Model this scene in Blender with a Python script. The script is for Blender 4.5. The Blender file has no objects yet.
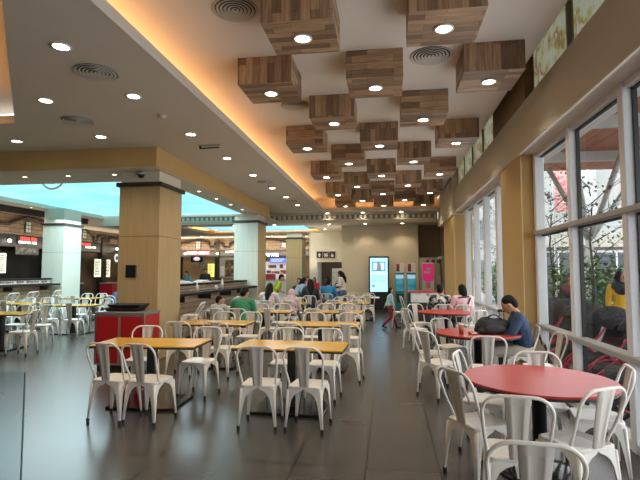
import bpy, math, random
from mathutils import Vector, Matrix
random.seed(7)
PI = math.pi
sc = bpy.context.scene
COL = sc.collection

# ------------------------------------------------------------------ materials
def new_mat(name):
    m = bpy.data.materials.new(name); m.use_nodes = True
    nt = m.node_tree; b = nt.nodes['Principled BSDF']
    return m, nt, b
def setc(b, k, v):
    if k in b.inputs: b.inputs[k].default_value = v
def rgb(c): return (c[0], c[1], c[2], 1.0)
def mat(name, c, rough=.5, metal=0., var=0., scale=8., spec=.5, bump=0.):
    m, nt, b = new_mat(name)
    setc(b, 'Base Color', rgb(c)); setc(b, 'Roughness', rough); setc(b, 'Metallic', metal); setc(b, 'Specular IOR Level', spec)
    if var or bump:
        tc = nt.nodes.new('ShaderNodeTexCoord'); n = nt.nodes.new('ShaderNodeTexNoise')
        n.inputs['Scale'].default_value = scale; n.inputs['Detail'].default_value = 4
        nt.links.new(tc.outputs['Object'], n.inputs['Vector'])
        if var:
            mx = nt.nodes.new('ShaderNodeMix'); mx.data_type = 'RGBA'
            mx.inputs[6].default_value = rgb([x*(1-var) for x in c]); mx.inputs[7].default_value = rgb([min(1, x*(1+var)) for x in c])
            nt.links.new(n.outputs['Fac'], mx.inputs[0]); nt.links.new(mx.outputs[2], b.inputs['Base Color'])
        if bump:
            bp = nt.nodes.new('ShaderNodeBump'); bp.inputs['Strength'].default_value = bump; bp.inputs['Distance'].default_value = .01
            nt.links.new(n.outputs['Fac'], bp.inputs['Height']); nt.links.new(bp.outputs[0], b.inputs['Normal'])
    return m
def emit(name, c, s, base=None):
    m, nt, b = new_mat(name)
    setc(b, 'Base Color', rgb(base or c)); setc(b, 'Emission Color', rgb(c)); setc(b, 'Emission Strength', s); setc(b, 'Roughness', .4)
    return m
def ramp(nt, stops):
    r = nt.nodes.new('ShaderNodeValToRGB'); e = r.color_ramp.elements
    e[0].position, e[0].color = stops[0][0], rgb(stops[0][1]); e[1].position, e[1].color = stops[-1][0], rgb(stops[-1][1])
    for p, c in stops[1:-1]:
        k = e.new(p); k.color = rgb(c)
    return r
def noise_ramp(name, stops, scale=5, rough=.6, stretch=(1, 1, 1), emis=0., detail=5, bump=0., coord='Object'):
    m, nt, b = new_mat(name)
    tc = nt.nodes.new('ShaderNodeTexCoord'); mp = nt.nodes.new('ShaderNodeMapping'); mp.inputs['Scale'].default_value = stretch
    n = nt.nodes.new('ShaderNodeTexNoise'); n.inputs['Scale'].default_value = scale; n.inputs['Detail'].default_value = detail
    r = ramp(nt, stops)
    nt.links.new(tc.outputs[coord], mp.inputs[0]); nt.links.new(mp.outputs[0], n.inputs['Vector']); nt.links.new(n.outputs['Fac'], r.inputs[0])
    nt.links.new(r.outputs[0], b.inputs['Base Color']); setc(b, 'Roughness', rough)
    if emis:
        nt.links.new(r.outputs[0], b.inputs['Emission Color']); setc(b, 'Emission Strength', emis)
    if bump:
        bp = nt.nodes.new('ShaderNodeBump'); bp.inputs['Strength'].default_value = bump; bp.inputs['Distance'].default_value = .02
        nt.links.new(n.outputs['Fac'], bp.inputs['Height']); nt.links.new(bp.outputs[0], b.inputs['Normal'])
    return m
def floor_mat():
    m, nt, b = new_mat('floor_tile')
    g = nt.nodes.new('ShaderNodeNewGeometry'); mp = nt.nodes.new('ShaderNodeMapping'); mp.inputs['Location'].default_value = (.2, .16, 0)
    br = nt.nodes.new('ShaderNodeTexBrick'); br.offset = 0; br.inputs['Scale'].default_value = 1
    for k, v in (('Brick Width', .6), ('Row Height', .6), ('Mortar Size', .010), ('Mortar Smooth', .2), ('Bias', 0.)): br.inputs[k].default_value = v
    br.inputs['Color1'].default_value = (.064, .057, .049, 1); br.inputs['Color2'].default_value = (.076, .068, .059, 1); br.inputs['Mortar'].default_value = (.012, .011, .010, 1)
    n = nt.nodes.new('ShaderNodeTexNoise'); n.inputs['Scale'].default_value = 1.3; n.inputs['Detail'].default_value = 2
    mx = nt.nodes.new('ShaderNodeMix'); mx.data_type = 'RGBA'; mx.blend_type = 'MULTIPLY'; mx.inputs[0].default_value = .12
    nt.links.new(g.outputs['Position'], mp.inputs[0]); nt.links.new(mp.outputs[0], br.inputs['Vector']); nt.links.new(g.outputs['Position'], n.inputs['Vector'])
    nt.links.new(br.outputs['Color'], mx.inputs[6]); nt.links.new(n.outputs['Color'], mx.inputs[7]); nt.links.new(mx.outputs[2], b.inputs['Base Color'])
    mr = nt.nodes.new('ShaderNodeMapRange'); mr.inputs['To Min'].default_value = .25; mr.inputs['To Max'].default_value = .285
    nt.links.new(n.outputs['Fac'], mr.inputs['Value']); nt.links.new(mr.outputs[0], b.inputs['Roughness']); setc(b, 'Specular IOR Level', .65)
    return m
def plank_mat():
    m, nt, b = new_mat('reclaimed_planks')
    uv = nt.nodes.new('ShaderNodeUVMap'); oi = nt.nodes.new('ShaderNodeObjectInfo')
    ml = nt.nodes.new('ShaderNodeMath'); ml.operation = 'MULTIPLY'; ml.inputs[1].default_value = 37.
    cb = nt.nodes.new('ShaderNodeCombineXYZ'); ad = nt.nodes.new('ShaderNodeVectorMath'); ad.operation = 'ADD'
    nt.links.new(oi.outputs['Random'], ml.inputs[0]); nt.links.new(ml.outputs[0], cb.inputs[0]); nt.links.new(ml.outputs[0], cb.inputs[1])
    nt.links.new(uv.outputs[0], ad.inputs[0]); nt.links.new(cb.outputs[0], ad.inputs[1])
    br = nt.nodes.new('ShaderNodeTexBrick'); br.offset = .37; br.inputs['Scale'].default_value = 1
    for k, v in (('Brick Width', .52), ('Row Height', .093), ('Mortar Size', .0016), ('Bias', 0.)): br.inputs[k].default_value = v
    br.inputs['Color1'].default_value = (.52, .345, .205, 1); br.inputs['Color2'].default_value = (.165, .098, .057, 1); br.inputs['Mortar'].default_value = (.08, .045, .028, 1)
    mp = nt.nodes.new('ShaderNodeMapping'); mp.inputs['Scale'].default_value = (3., 34., 1)
    n = nt.nodes.new('ShaderNodeTexNoise'); n.inputs['Scale'].default_value = 1.2; n.inputs['Detail'].default_value = 6
    r = ramp(nt, [(.3, (.58, .55, .52)), (.7, (1.15, 1.1, 1.05))])
    mx = nt.nodes.new('ShaderNodeMix'); mx.data_type = 'RGBA'; mx.blend_type = 'MULTIPLY'; mx.inputs[0].default_value = 1
    nt.links.new(ad.outputs[0], br.inputs['Vector']); nt.links.new(ad.outputs[0], mp.inputs[0]); nt.links.new(mp.outputs[0], n.inputs['Vector'])
    nt.links.new(n.outputs['Fac'], r.inputs[0]); nt.links.new(br.outputs['Color'], mx.inputs[6]); nt.links.new(r.outputs[0], mx.inputs[7])
    nt.links.new(mx.outputs[2], b.inputs['Base Color']); setc(b, 'Roughness', .5)
    return m
def brick_mat(name, c1, c2, mort, w, h, ms=.01, rough=.8, offset=.5, vert='Z'):
    m, nt, b = new_mat(name)
    g = nt.nodes.new('ShaderNodeNewGeometry'); sp = nt.nodes.new('ShaderNodeSeparateXYZ'); ad = nt.nodes.new('ShaderNodeMath'); cb = nt.nodes.new('ShaderNodeCombineXYZ')
    nt.links.new(g.outputs['Position'], sp.inputs[0]); nt.links.new(sp.outputs[0], ad.inputs[0]); nt.links.new(sp.outputs[1], ad.inputs[1])
    if vert == 'Z':
        nt.links.new(ad.outputs[0], cb.inputs[0]); nt.links.new(sp.outputs[2], cb.inputs[1])
    else:
        nt.links.new(sp.outputs[1], cb.inputs[0]); nt.links.new(sp.outputs[0], cb.inputs[1])
    br = nt.nodes.new('ShaderNodeTexBrick'); br.offset = offset; br.inputs['Scale'].default_value = 1
    for k, v in (('Brick Width', w), ('Row Height', h), ('Mortar Size', ms)): br.inputs[k].default_value = v
    br.inputs['Color1'].default_value = rgb(c1); br.inputs['Color2'].default_value = rgb(c2); br.inputs['Mortar'].default_value = rgb(mort)
    nt.links.new(cb.outputs[0], br.inputs['Vector']); nt.links.new(br.outputs['Color'], b.inputs['Base Color']); setc(b, 'Roughness', rough)
    return m
def glass_mat(name, tint=(1, 1, 1), k=1.0):
    # thin pane: clear transmission plus a mirror share that grows towards grazing view (Schlick)
    m = bpy.data.materials.new(name); m.use_nodes = True; nt = m.node_tree; nt.nodes.clear()
    o = nt.nodes.new('ShaderNodeOutputMaterial'); t = nt.nodes.new('ShaderNodeBsdfTransparent'); t.inputs[0].default_value = rgb(tint)
    gl = nt.nodes.new('ShaderNodeBsdfGlossy'); gl.inputs['Roughness'].default_value = .02; mx = nt.nodes.new('ShaderNodeMixShader')
    g = nt.nodes.new('ShaderNodeNewGeometry'); d = nt.nodes.new('ShaderNodeVectorMath'); d.operation = 'DOT_PRODUCT'
    nt.links.new(g.outputs['Incoming'], d.inputs[0]); nt.links.new(g.outputs['Normal'], d.inputs[1])
    def mth(op, a, b=None):
        n = nt.nodes.new('ShaderNodeMath'); n.operation = op
        if isinstance(a, float): n.inputs[0].default_value = a
        else: nt.links.new(a, n.inputs[0])
        if b is not None: n.inputs[1].default_value = b if isinstance(b, float) else 0
        if b is not None and not isinstance(b, float): nt.links.new(b, n.inputs[1])
        return n.outputs[0]
    f = mth('ADD', mth('MULTIPLY', mth('POWER', mth('SUBTRACT', 1.0, mth('ABSOLUTE', d.outputs['Value'])), 5.0), .35*k), .035*k)
    nt.links.new(f, mx.inputs[0]); nt.links.new(t.outputs[0], mx.inputs[1]); nt.links.new(gl.outputs[0], mx.inputs[2]); nt.links.new(mx.outputs[0], o.inputs[0])
    return m

M = {}
M['floor'] = floor_mat()
M['planks'] = plank_mat()
M['ceil'] = mat('ceiling_plaster', (.60, .55, .47), .85, var=.03, scale=1.5)
M['ceil_w'] = mat('recess_plaster', (.72, .67, .60), .85, var=.03, scale=1.5)
M['gold'] = mat('ochre_plaster', (.52, .34, .13), .7, var=.06, scale=2)
M['cream'] = mat('cream_plaster', (.66, .60, .47), .8, var=.03, scale=1)
M['beam'] = mat('khaki_plaster', (.52, .47, .37), .8, var=.04, scale=1)
M['beige'] = mat('beige_wall', (.62, .53, .38), .8, var=.03, scale=1)
M['column'] = noise_ramp('wood_grain_laminate', [(.3, (.38, .27, .13)), (.7, (.44, .32, .16))], scale=3, stretch=(9, 9, .5), rough=.5)
M['column_skylit'] = noise_ramp('skylit_laminate', [(.3, (.60, .62, .53)), (.7, (.68, .70, .61))], scale=3, stretch=(9, 9, .5), rough=.5)  # pale greenish skylight put into the laminate colour
M['dark'] = mat('dark_brown_paint', (.030, .022, .017), .45)
M['bartop'] = mat('bar_top', (.022, .017, .014), .75, spec=.15)
M['black'] = mat('black_metal', (.012, .012, .012), .4)
M['rubber'] = mat('black_rubber', (.015, .014, .013), .7)
M['blackgloss'] = mat('black_gloss', (.01, .01, .011), .12)
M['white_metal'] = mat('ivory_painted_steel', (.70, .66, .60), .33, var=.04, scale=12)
M['splat'] = mat('ivory_painted_steel_shaded', (.52, .48, .42), .35, var=.03, scale=12)  # backlit shade of the backrests put into the ivory colour
M['yellow'] = noise_ramp('yellow_laminate', [(.3, (.66, .35, .02)), (.7, (.70, .38, .03))], scale=2, stretch=(1, 8, 1), rough=.15)
M['red'] = noise_ramp('red_laminate', [(.3, (.40, .028, .02)), (.7, (.46, .04, .028))], scale=3, stretch=(1, 8, 1), rough=.36); M['red'].node_tree.nodes['Principled BSDF'].inputs['Specular IOR Level'].default_value = .35
M['redcab'] = mat('red_cabinet', (.42, .012, .015), .3)
M['steel'] = mat('brushed_steel', (.42, .40, .37), .35, metal=.6)
M['alu'] = mat('white_window_frame', (.78, .80, .82), .4)
M['alu_grey'] = mat('grey_rail', (.38, .37, .35), .4)
M['glass'] = glass_mat('window_glass', (.93, .96, .95))
M['panel_glass'] = glass_mat('panel_glass', (.82, .90, .93), 2.2)
M['lamp'] = emit('downlight_glow', (1, .90, .72), 14)
M['lamp_s'] = emit('small_spot_glow', (1, .80, .5), 8)
M['lamprim'] = mat('downlight_rim', (.75, .72, .66), .4)
M['diff'] = mat('diffuser_grey', (.55, .52, .47), .5)
M['diff_d'] = mat('diffuser_slot', (.05, .045, .04), .6)
def sky_mat(s, name):
    m, nt, b = new_mat(name)
    tc = nt.nodes.new('ShaderNodeNewGeometry'); n = nt.nodes.new('ShaderNodeTexNoise'); n.inputs['Scale'].default_value = .45; n.inputs['Detail'].default_value = 5
    r = ramp(nt, [(.42, (.20, .58, .74)), (.56, (.30, .68, .80)), (.72, (.58, .82, .88))])
    nt.links.new(tc.outputs['Position'], n.inputs['Vector']); nt.links.new(n.outputs['Fac'], r.inputs[0])
    nt.links.new(r.outputs[0], b.inputs['Emission Color']); setc(b, 'Base Color', (.2, .4, .5, 1)); setc(b, 'Emission Strength', s)
    return m
M['sky'] = sky_mat(1.1, 'painted_sky_lightbox')
M['stone'] = brick_mat('frieze_stone', (.25, .165, .10), (.16, .11, .07), (.07, .05, .04), .45, .16, .012)
M['woodbar'] = brick_mat('bar_planks', (.50, .35, .22), (.32, .21, .13), (.04, .028, .02), .7, .11, .006, .55)
M['shopdark'] = noise_ramp('shop_interior', [(.35, (.010, .007, .006)), (.6, (.035, .024, .018)), (.8, (.07, .045, .03))], scale=1.5)
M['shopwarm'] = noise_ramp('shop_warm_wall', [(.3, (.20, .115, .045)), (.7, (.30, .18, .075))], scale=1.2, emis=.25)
M['pave'] = mat('outdoor_paving', (.27, .255, .24), .85, var=.12, scale=3)
M['leaf'] = noise_ramp('foliage', [(.3, (.03, .09, .012)), (.6, (.10, .22, .03)), (.8, (.24, .38, .08))], scale=9, rough=.6)
M['leaf_d'] = noise_ramp('tree_leaves', [(.3, (.05, .08, .03)), (.7, (.14, .2, .08))], scale=9, rough=.6)
M['bark'] = mat('bark', (.10, .085, .07), .9, var=.2, scale=20)
M['canopywood'] = brick_mat('canopy_planks', (.46, .17, .08), (.34, .115, .06), (.14, .05, .03), 3., .11, .006, .6, vert='X')
M['truss'] = mat('canopy_steel', (.52, .52, .50), .45, metal=.2)
M['facade'] = mat('white_render', (.44, .43, .40), .8, var=.04, scale=1)
M['facade_b'] = mat('beige_render', (.34, .30, .25), .8, var=.04, scale=1)
M['stonew'] = brick_mat('pale_stone', (.62, .61, .58), (.48, .47, .45), (.36, .35, .33), .35, .16, .01)
M['pinklat'] = noise_ramp('pink_lattice', [(.42, (.62, .12, .14)), (.55, (.75, .45, .42))], scale=14, rough=.6)

# ------------------------------------------------------------------ mesh builder
class MB:
    def __init__(s): s.v = []; s.f = []; s.uv = {}; s.sm = []
    def add(s, vs, fs, smooth=False, uvs=None):
        o = len(s.v); s.v += [tuple(v) for v in vs]
        for i, f in enumerate(fs):
            if uvs: s.uv[len(s.f)] = uvs[i]
            s.f.append([o+k for k in f]); s.sm.append(smooth)
        return s
    def box(s, x0, x1, y0, y1, z0, z1, bev=0., mx=None):
        if x0 > x1: x0, x1 = x1, x0
        if y0 > y1: y0, y1 = y1, y0
        if z0 > z1: z0, z1 = z1, z0
        b = min(bev, (x1-x0)/2.01, (y1-y0)/2.01, (z1-z0)/2.01)
        if b <= 0:
            vs = [(x, y, z) for z in (z0, z1) for y in (y0, y1) for x in (x0, x1)]
            fs = [(0, 2, 3, 1), (4, 5, 7, 6), (0, 1, 5, 4), (2, 6, 7, 3), (0, 4, 6, 2), (1, 3, 7, 5)]
        else:   # chamfered box: three vertices per corner
            vs, ix = [], {}
            for i, z in enumerate((z0, z1)):
                for j, y in enumerate((y0, y1)):
                    for k, x in enumerate((x0, x1)):
                        sx, sy, sz = (b if k == 0 else -b), (b if j == 0 else -b), (b if i == 0 else -b)
                        ix[k, j, i] = len(vs)
                        vs += [(x, y+sy, z+sz), (x+sx, y, z+sz), (x+sx, y+sy, z)]
            I = lambda k, j, i, a: ix[k, j, i]+a
            fs = []
            for k in (0, 1): fs.append([I(k, 0, 0, 0), I(k, 1, 0, 0), I(k, 1, 1, 0), I(k, 0, 1, 0)][::(-1 if k == 0 else 1)])
            for j in (0, 1): fs.append([I(0, j, 0, 1), I(1, j, 0, 1), I(1, j, 1, 1), I(0, j, 1, 1)][::(1 if j == 0 else -1)])
            for i in (0, 1): fs.append([I(0, 0, i, 2), I(1, 0, i, 2), I(1, 1, i, 2), I(0, 1, i, 2)][::(-1 if i == 0 else 1)])
            for j in (0, 1):
                for i in (0, 1): fs.append([I(0, j, i, 1), I(1, j, i, 1), I(1, j, i, 2), I(0, j, i, 2)][::(1 if (j == 0) == (i == 1) else -1)])
            for k in (0, 1):
                for i in (0, 1): fs.append([I(k, 0, i, 0), I(k, 1, i, 0), I(k, 1, i, 2), I(k, 0, i, 2)][::(1 if (k == 1) == (i == 1) else -1)])
            for k in (0, 1):
                for j in (0, 1): fs.append([I(k, j, 0, 0), I(k, j, 1, 0), I(k, j, 1, 1), I(k, j, 0, 1)][::(1 if (k == 0) == (j == 0) else -1)])
            for k in (0, 1):
                for j in (0, 1):
                    for i in (0, 1): fs.append([I(k, j, i, 0), I(k, j, i, 1), I(k, j, i, 2)][::(1 if (k+j+i) % 2 else -1)])
        if mx is not None: vs = [mx @ Vector(v) for v in vs]
        return s.add(vs, fs)
    def prism(s, pts, z0, z1, axis='z', mx=None):
        n = len(pts)
        def tr(p, h): return (p[0], p[1], h) if axis == 'z' else ((p[0], h, p[1]) if axis == 'y' else (h, p[0], p[1]))
        vs = [tr(p, z0) for p in pts]+[tr(p, z1) for p in pts]
        if mx is not None: vs = [mx @ Vector(v) for v in vs]
        fs = [list(range(n))[::-1], list(range(n, 2*n))]+[(i, (i+1) % n, n+(i+1) % n, n+i) for i in range(n)]
        return s.add(vs, fs)
    def tube(s, pts, r, n=8, closed=False, caps=True):
        pts = [Vector(p) for p in pts]; m = len(pts); rs = r if isinstance(r, (list, tuple)) else [r]*m
        vs = []; up = None
        for i, p in enumerate(pts):
            a = pts[(i-1) % m] if (closed or i > 0) else p; b = pts[(i+1) % m] if (closed or i < m-1) else p
            t = (b-a).normalized()
            if up is None: up = Vector((0, 0, 1)) if abs(t.z) < .9 else Vector((1, 0, 0))
            u = (up-t*up.dot(t)).normalized(); w = t.cross(u); up = u
            vs += [p+(u*math.cos(2*PI*k/n)+w*math.sin(2*PI*k/n))*rs[i] for k in range(n)]
        fs = []
        for i in range(m if closed else m-1):
            j = (i+1) % m
            fs += [(i*n+k, i*n+(k+1) % n, j*n+(k+1) % n, j*n+k) for k in range(n)]
        if caps and not closed: fs += [list(range(n))[::-1], list(range((m-1)*n, m*n))]
        return s.add(vs, fs, True)
    def lathe(s, prof, cx=0, cy=0, n=24, smooth=True, mx=None, caps=True):
        vs = []; fs = []; m = len(prof)
        for r, z in prof: vs += [(cx+r*math.cos(2*PI*k/n), cy+r*math.sin(2*PI*k/n), z) for k in range(n)]
        for i in range(m-1): fs += [(i*n+k, i*n+(k+1) % n, (i+1)*n+(k+1) % n, (i+1)*n+k) for k in range(n)]
        if caps and prof[0][0] > 1e-6: fs.append(list(range(n))[::-1])
        if caps and prof[-1][0] > 1e-6: fs.append(list(range((m-1)*n, m*n)))
        if mx is not None: vs = [mx @ Vector(v) for v in vs]
        return s.add(vs, fs, smooth)
    def ball(s, c, r, n=12, m=8, mx=None):
        rx, ry, rz = r if isinstance(r, (tuple, list)) else (r, r, r)
        vs = [(0, 0, -rz)]; fs = []
        for i in range(1, m):
            a = -PI/2+PI*i/m
            vs += [(rx*math.cos(a)*math.cos(2*PI*k/n), ry*math.cos(a)*math.sin(2*PI*k/n), rz*math.sin(a)) for k in range(n)]
        vs.append((0, 0, rz)); L = len(vs)-1
        for k in range(n):
            fs.append((0, 1+(k+1) % n, 1+k)); fs.append((L, L-n+k, L-n+(k+1) % n))
        for i in range(m-2): fs += [(1+i*n+k, 1+i*n+(k+1) % n, 1+(i+1)*n+(k+1) % n, 1+(i+1)*n+k) for k in range(n)]
        if mx is not None: vs = [mx @ Vector(v) for v in vs]
        return s.add([Vector(v)+Vector(c) for v in vs], fs, True)
    def cap(s, p0, p1, r0, r1=None, n=10):
        r1 = r0 if r1 is None else r1; p0, p1 = Vector(p0), Vector(p1); d = p1-p0; L = d.length
        if L < 1e-6: return s.ball(p0, r0)
        t = d/L; pts, rs = [], []
        for a in (85, 60, 30): pts.append(p0-t*r0*math.sin(math.radians(a))); rs.append(r0*math.cos(math.radians(a)))
        pts.append(p0); rs.append(r0); pts.append(p1); rs.append(r1)
        for a in (30, 60, 85): pts.append(p1+t*r1*math.sin(math.radians(a))); rs.append(r1*math.cos(math.radians(a)))
        return s.tube(pts, rs, n)
    def mesh(s, name, m):
        me = bpy.data.meshes.new(name); me.from_pydata(s.v, [], s.f); me.materials.append(m)
        me.polygons.foreach_set('use_smooth', s.sm)
        if s.uv:
            ul = me.uv_layers.new(name='UVMap')
            for p in me.polygons:
                u = s.uv.get(p.index)
                if u:
                    for li, c in zip(p.loop_indices, u): ul.data[li].uv = c
        me.update(); return me
def link(name, me, parent=None):
    o = bpy.data.objects.new(name, me); COL.objects.link(o)
    if parent: o.parent = parent
    return o
def part(name, mb, m, parent=None, label=None):
    o = link(name, mb.mesh(name, m), parent)
    if label: o['label'] = label
    return o
def thing(name, label, cat, loc=(0, 0, 0), rz=0, group=None):
    o = bpy.data.objects.new(name, None); COL.objects.link(o); o.empty_display_size = .1
    o.location = loc; o.rotation_euler = (0, 0, rz); o['label'] = label; o['category'] = cat
    if group: o['group'] = group
    return o
def tag(o, label, cat, group=None):
    o['label'] = label; o['category'] = cat
    if group: o['group'] = group
    return o
def struct(name, mb, m):
    o = part(name, mb, m); o['kind'] = 'structure'; return o
def dup(root, loc, rz, label, group=None):
    r = root.copy(); COL.objects.link(r); r.location = loc; r.rotation_euler = (0, 0, rz); r['label'] = label
    if group: r['group'] = group
    for ch in list(root.children):
        c = ch.copy(); COL.objects.link(c); c.parent = r
        for g in list(ch.children):
            d = g.copy(); COL.objects.link(d); d.parent = c
    return r
def arc(cx, cy, r, a0, a1, n): return [(cx+r*math.cos(math.radians(a0+(a1-a0)*i/n)), cy+r*math.sin(math.radians(a0+(a1-a0)*i/n))) for i in range(n+1)]
def rrect(x0, x1, y0, y1, r, n=5):
    return arc(x1-r, y0+r, r, -90, 0, n)+arc(x1-r, y1-r, r, 0, 90, n)+arc(x0+r, y1-r, r, 90, 180, n)+arc(x0+r, y0+r, r, 180, 270, n)
def text_mesh(s, size, m, name='lettering', parent=None, depth=.006, bold=0.):
    cu = bpy.data.curves.new(name, 'FONT'); cu.body = s; cu.size = size; cu.extrude = depth; cu.align_x = 'CENTER'; cu.align_y = 'CENTER'; cu.offset = bold
    t = bpy.data.objects.new('t', cu); COL.objects.link(t)
    me = bpy.data.meshes.new_from_object(t.evaluated_get(bpy.context.evaluated_depsgraph_get()))
    bpy.data.objects.remove(t); bpy.data.curves.remove(cu)
    me.materials.clear(); me.materials.append(m)
    return link(name, me, parent)
def scribble(mb, x0, x1, z0, z1, rnd, y=0., rows=1, fill=.75):
    # rows of small letter-height marks (lettering too small to read in the photo)
    h = (z1-z0)/rows
    for r in range(rows):
        x = x0
        while x < x1-.3*h:
            w = h*rnd.uniform(.25, .6); zt = z1-r*h-h*(1-fill)/2; zb = zt-h*fill
            if rnd.random() < .85: mb.box(x, min(x1, x+w), y-.004, y, zb, zt)
            x += w+h*.14

def text_block(mb, x0, x1, z0, z1, rnd, y, rows):
    # a column of text lines cut as one stencil: a thin left rule with every line's letter bumps growing out of it
    h = (z1-z0)/rows; sp = (x1-x0)*.012; P = [(x0, z0), (x0, z1)]
    for r in range(rows):
        t = z1-r*h; b0 = t-h*.72; P += [(x0+sp, t-h*.64)]; x = x0+sp*3; xe = x0+(x1-x0)*rnd.uniform(.65, 1)
        while x < xe:
            w = h*rnd.uniform(.3, .8); zt = t-h*rnd.choice([.12, .25, .25]); P += [(x, t-h*.64), (x, zt), (min(x+w, xe+.01), zt), (min(x+w, xe+.01), t-h*.64)]; x += w+h*.16
        P += [(P[-1][0], b0), (x0+sp, b0)]
    P += [(x0+sp, z0)]
    mb.prism(P[::-1], y-.004, y, 'y')

# ------------------------------------------------------------------ SETTING
struct('floor', MB().box(-14.2, 2.3, -4.2, 27, -.12, 0), M['floor'])
ZL, ZU, ZB = 3.85, 4.35, 3.5
LIP = -2.44
c = MB()
c.box(-4.12, LIP, 7.9, 18.3, ZL, ZL+.12)                       # strip between bulkhead and lit recess
c.prism([(-5.56, 6.31), (-2.85, 3.02), (-2.85, -4.2), (LIP, -4.2), (LIP, 7.9), (-5.56, 7.9)], ZL, ZL+.12)
c.box(-14.2, -5.56, 6.31, 7.9, ZL, ZL+.12)
c.box(LIP, 1.88, 17.75, 18.3, ZL, ZL+.12); c.box(-4.75, -4.12, 16.16, 18.3, ZL, ZL+.1)
struct('ceiling', c, M['ceil'])
u = MB().box(-3.1, 1.82, -4.2, 18.3, ZU, ZU+.1)
u.box(1.74, 1.82, -4.2, 17.75, ZU+.1, 4.75)                    # upstand of the recess ceiling beside the slot
u.box(-3.1, -3.0, -4.2, 18.3, ZL+.12, ZU); u.box(-3.1, 1.95, 18.2, 18.3, ZL+.12, ZU)
struct('ceiling', u, M['ceil_w'])
# far low ceiling with the hole of the second sky light
f = MB()
f.box(-14.2, -9.0, 18.41, 27, ZB, ZB+.1); f.box(-3.2, 2.3, 18.41, 27, ZB, ZB+.1)
f.box(-9.0, -3.2, 18.41, 19.3, ZB, ZB+.1); f.box(-9.0, -3.2, 23.6, 27, ZB, ZB+.1)
f.box(-9.6, -2.6, 18.6, 24.2, 3.74, 3.79)
f.box(-9.6, -9.55, 18.6, 24.2, ZB+.1, 3.74); f.box(-2.65, -2.6, 18.6, 24.2, ZB+.1, 3.74); f.box(-9.6, -2.6, 18.6, 18.65, ZB+.1, 3.74); f.box(-9.6, -2.6, 24.15, 24.2, ZB+.1, 3.74)
struct('ceiling', f, M['ceil'])
# upper plane of the corner recess at the left
l = MB().box(-14.2, -3.11, -4.2, 7.0, 4.25, 4.35)
struct('ceiling', l, M['ceil_w'])
struct('trim_1', MB().box(LIP, LIP+.03, -4.2, 17.75, ZL-.004, ZL+.122).box(LIP, 1.8, 17.72, 17.75, ZL-.004, ZL+.122), M['ceil'])
# ochre bulkhead round the big sky panel
b = MB().box(-4.7, -4.1, 7.9, 16.15, ZB, ZL).box(-14.2, -4.7, 7.9, 9.15, ZB, ZL)
struct('trim_2', b, M['gold'])
b = MB().box(-4.72, -4.12, 7.92, 18.3, ZB-.012, ZB-.001).box(-14.2, -4.72, 7.92, 9.17, ZB-.012, ZB-.001)
struct('ceiling', b, M['ceil'])
struct('trim_3', MB().box(-11.8, -11.77, 9.15, 18.2, 3.79, 3.92).box(-4.73, -4.70, 9.15, 18.2, ZB, 3.9), M['cream'])
# toothed cornice across the hall
b = MB().box(-14.2, 1.85, 18.3, 18.42, ZB, ZL+.12)
struct('trim_4', b, M['cream'])
b = MB(); x = -10.1
b.box(-10.15, 1.8, 18.285, 18.3, 3.62, 3.80)
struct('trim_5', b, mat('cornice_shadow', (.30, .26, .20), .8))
b = MB()
while x < 1.75:
    b.box(x, x+.10, 18.23, 18.29, 3.64, 3.78, .01); x += .2
b.box(-10.15, 1.8, 18.22, 18.3, 3.585, 3.625); b.box(-10.15, 1.8, 18.2, 18.3, 3.80, 3.84)
struct('trim_6', b, M['cream'])
# sky panels
tag(part('sky_panel', MB().box(-12.4, -4.6, 9.0, 18.25, 3.92, 3.96), M['sky']), 'large luminous blue painted-sky ceiling panel with pale clouds above the left seating', 'ceiling panel')
tag(part('sky_panel', MB().box(-8.3, -3.7, 19.75, 22.7, 3.585, 3.62), sky_mat(.9, 'far_sky_lightbox')), 'smaller luminous blue ceiling panel framed by orange cove light at the back', 'ceiling panel')
t = thing('hanging_ring', 'white ring ornament painted against the blue ceiling panel at far left', 'ornament', (-7.45, 9.6, 3.7))
part('ring', MB().tube([(0.27*math.cos(a*PI/12), 0, .24*math.sin(a*PI/12)) for a in range(24)], .022, 6, True), M['white_metal'], t)
part('inner_ring', MB().tube([(0.14*math.cos(a*PI/12), 0, .12*math.sin(a*PI/12)) for a in range(24)], .015, 6, True).tube([(0, 0, .24), (0, 0, .26)], .012), M['alu'], t)
t = thing('hanging_ring', 'white ring ornament under the blue ceiling panel beside the nearest column', 'ornament', (-6.15, 11.4, 3.62))
part('ring', MB().tube([(0.27*math.cos(a*PI/12), 0, .3*math.sin(a*PI/12)) for a in range(24)], .022, 6, True), M['white_metal'], t)
part('inner_ring', MB().tube([(0.15*math.cos(a*PI/12), 0, .17*math.sin(a*PI/12)) for a in range(24)], .015, 6, True), M['alu'], t)

# walls
XW = 2.25
def wallbox(name, x0, x1, y0, y1, z0, z1, m): return struct(name, MB().box(x0, x1, y0, y1, z0, z1), m)
wallbox('wall_back', -1.9, 1.24, 19.5, 19.7, 0, ZB, M['beige'])
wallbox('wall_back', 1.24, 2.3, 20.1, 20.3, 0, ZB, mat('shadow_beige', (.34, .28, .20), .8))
wallbox('wall_back', 1.2, 1.24, 19.5, 20.1, 0, ZB, M['beige'])
wallbox('wall_side', -1.9, -1.8, 19.7, 22.2, 0, ZB, M['beige'])
wb = MB().box(-3.62, -3.3, 22, 22.15, 0, ZB).box(-2.12, -1.9, 22, 22.15, 0, ZB).box(-3.3, -2.12, 22, 22.15, 2.04, ZB)
struct('wall_corridor', wb, M['cream'])
wallbox('wall_corridor', -3.7, -3.6, 22.15, 26, 0, ZB, mat('grey_wall', (.50, .47, .41), .8))
wallbox('wall_corridor', -3.7, -1.9, 25.6, 25.8, 0, ZB, mat('corridor_brown', (.13, .085, .05), .6))
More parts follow.
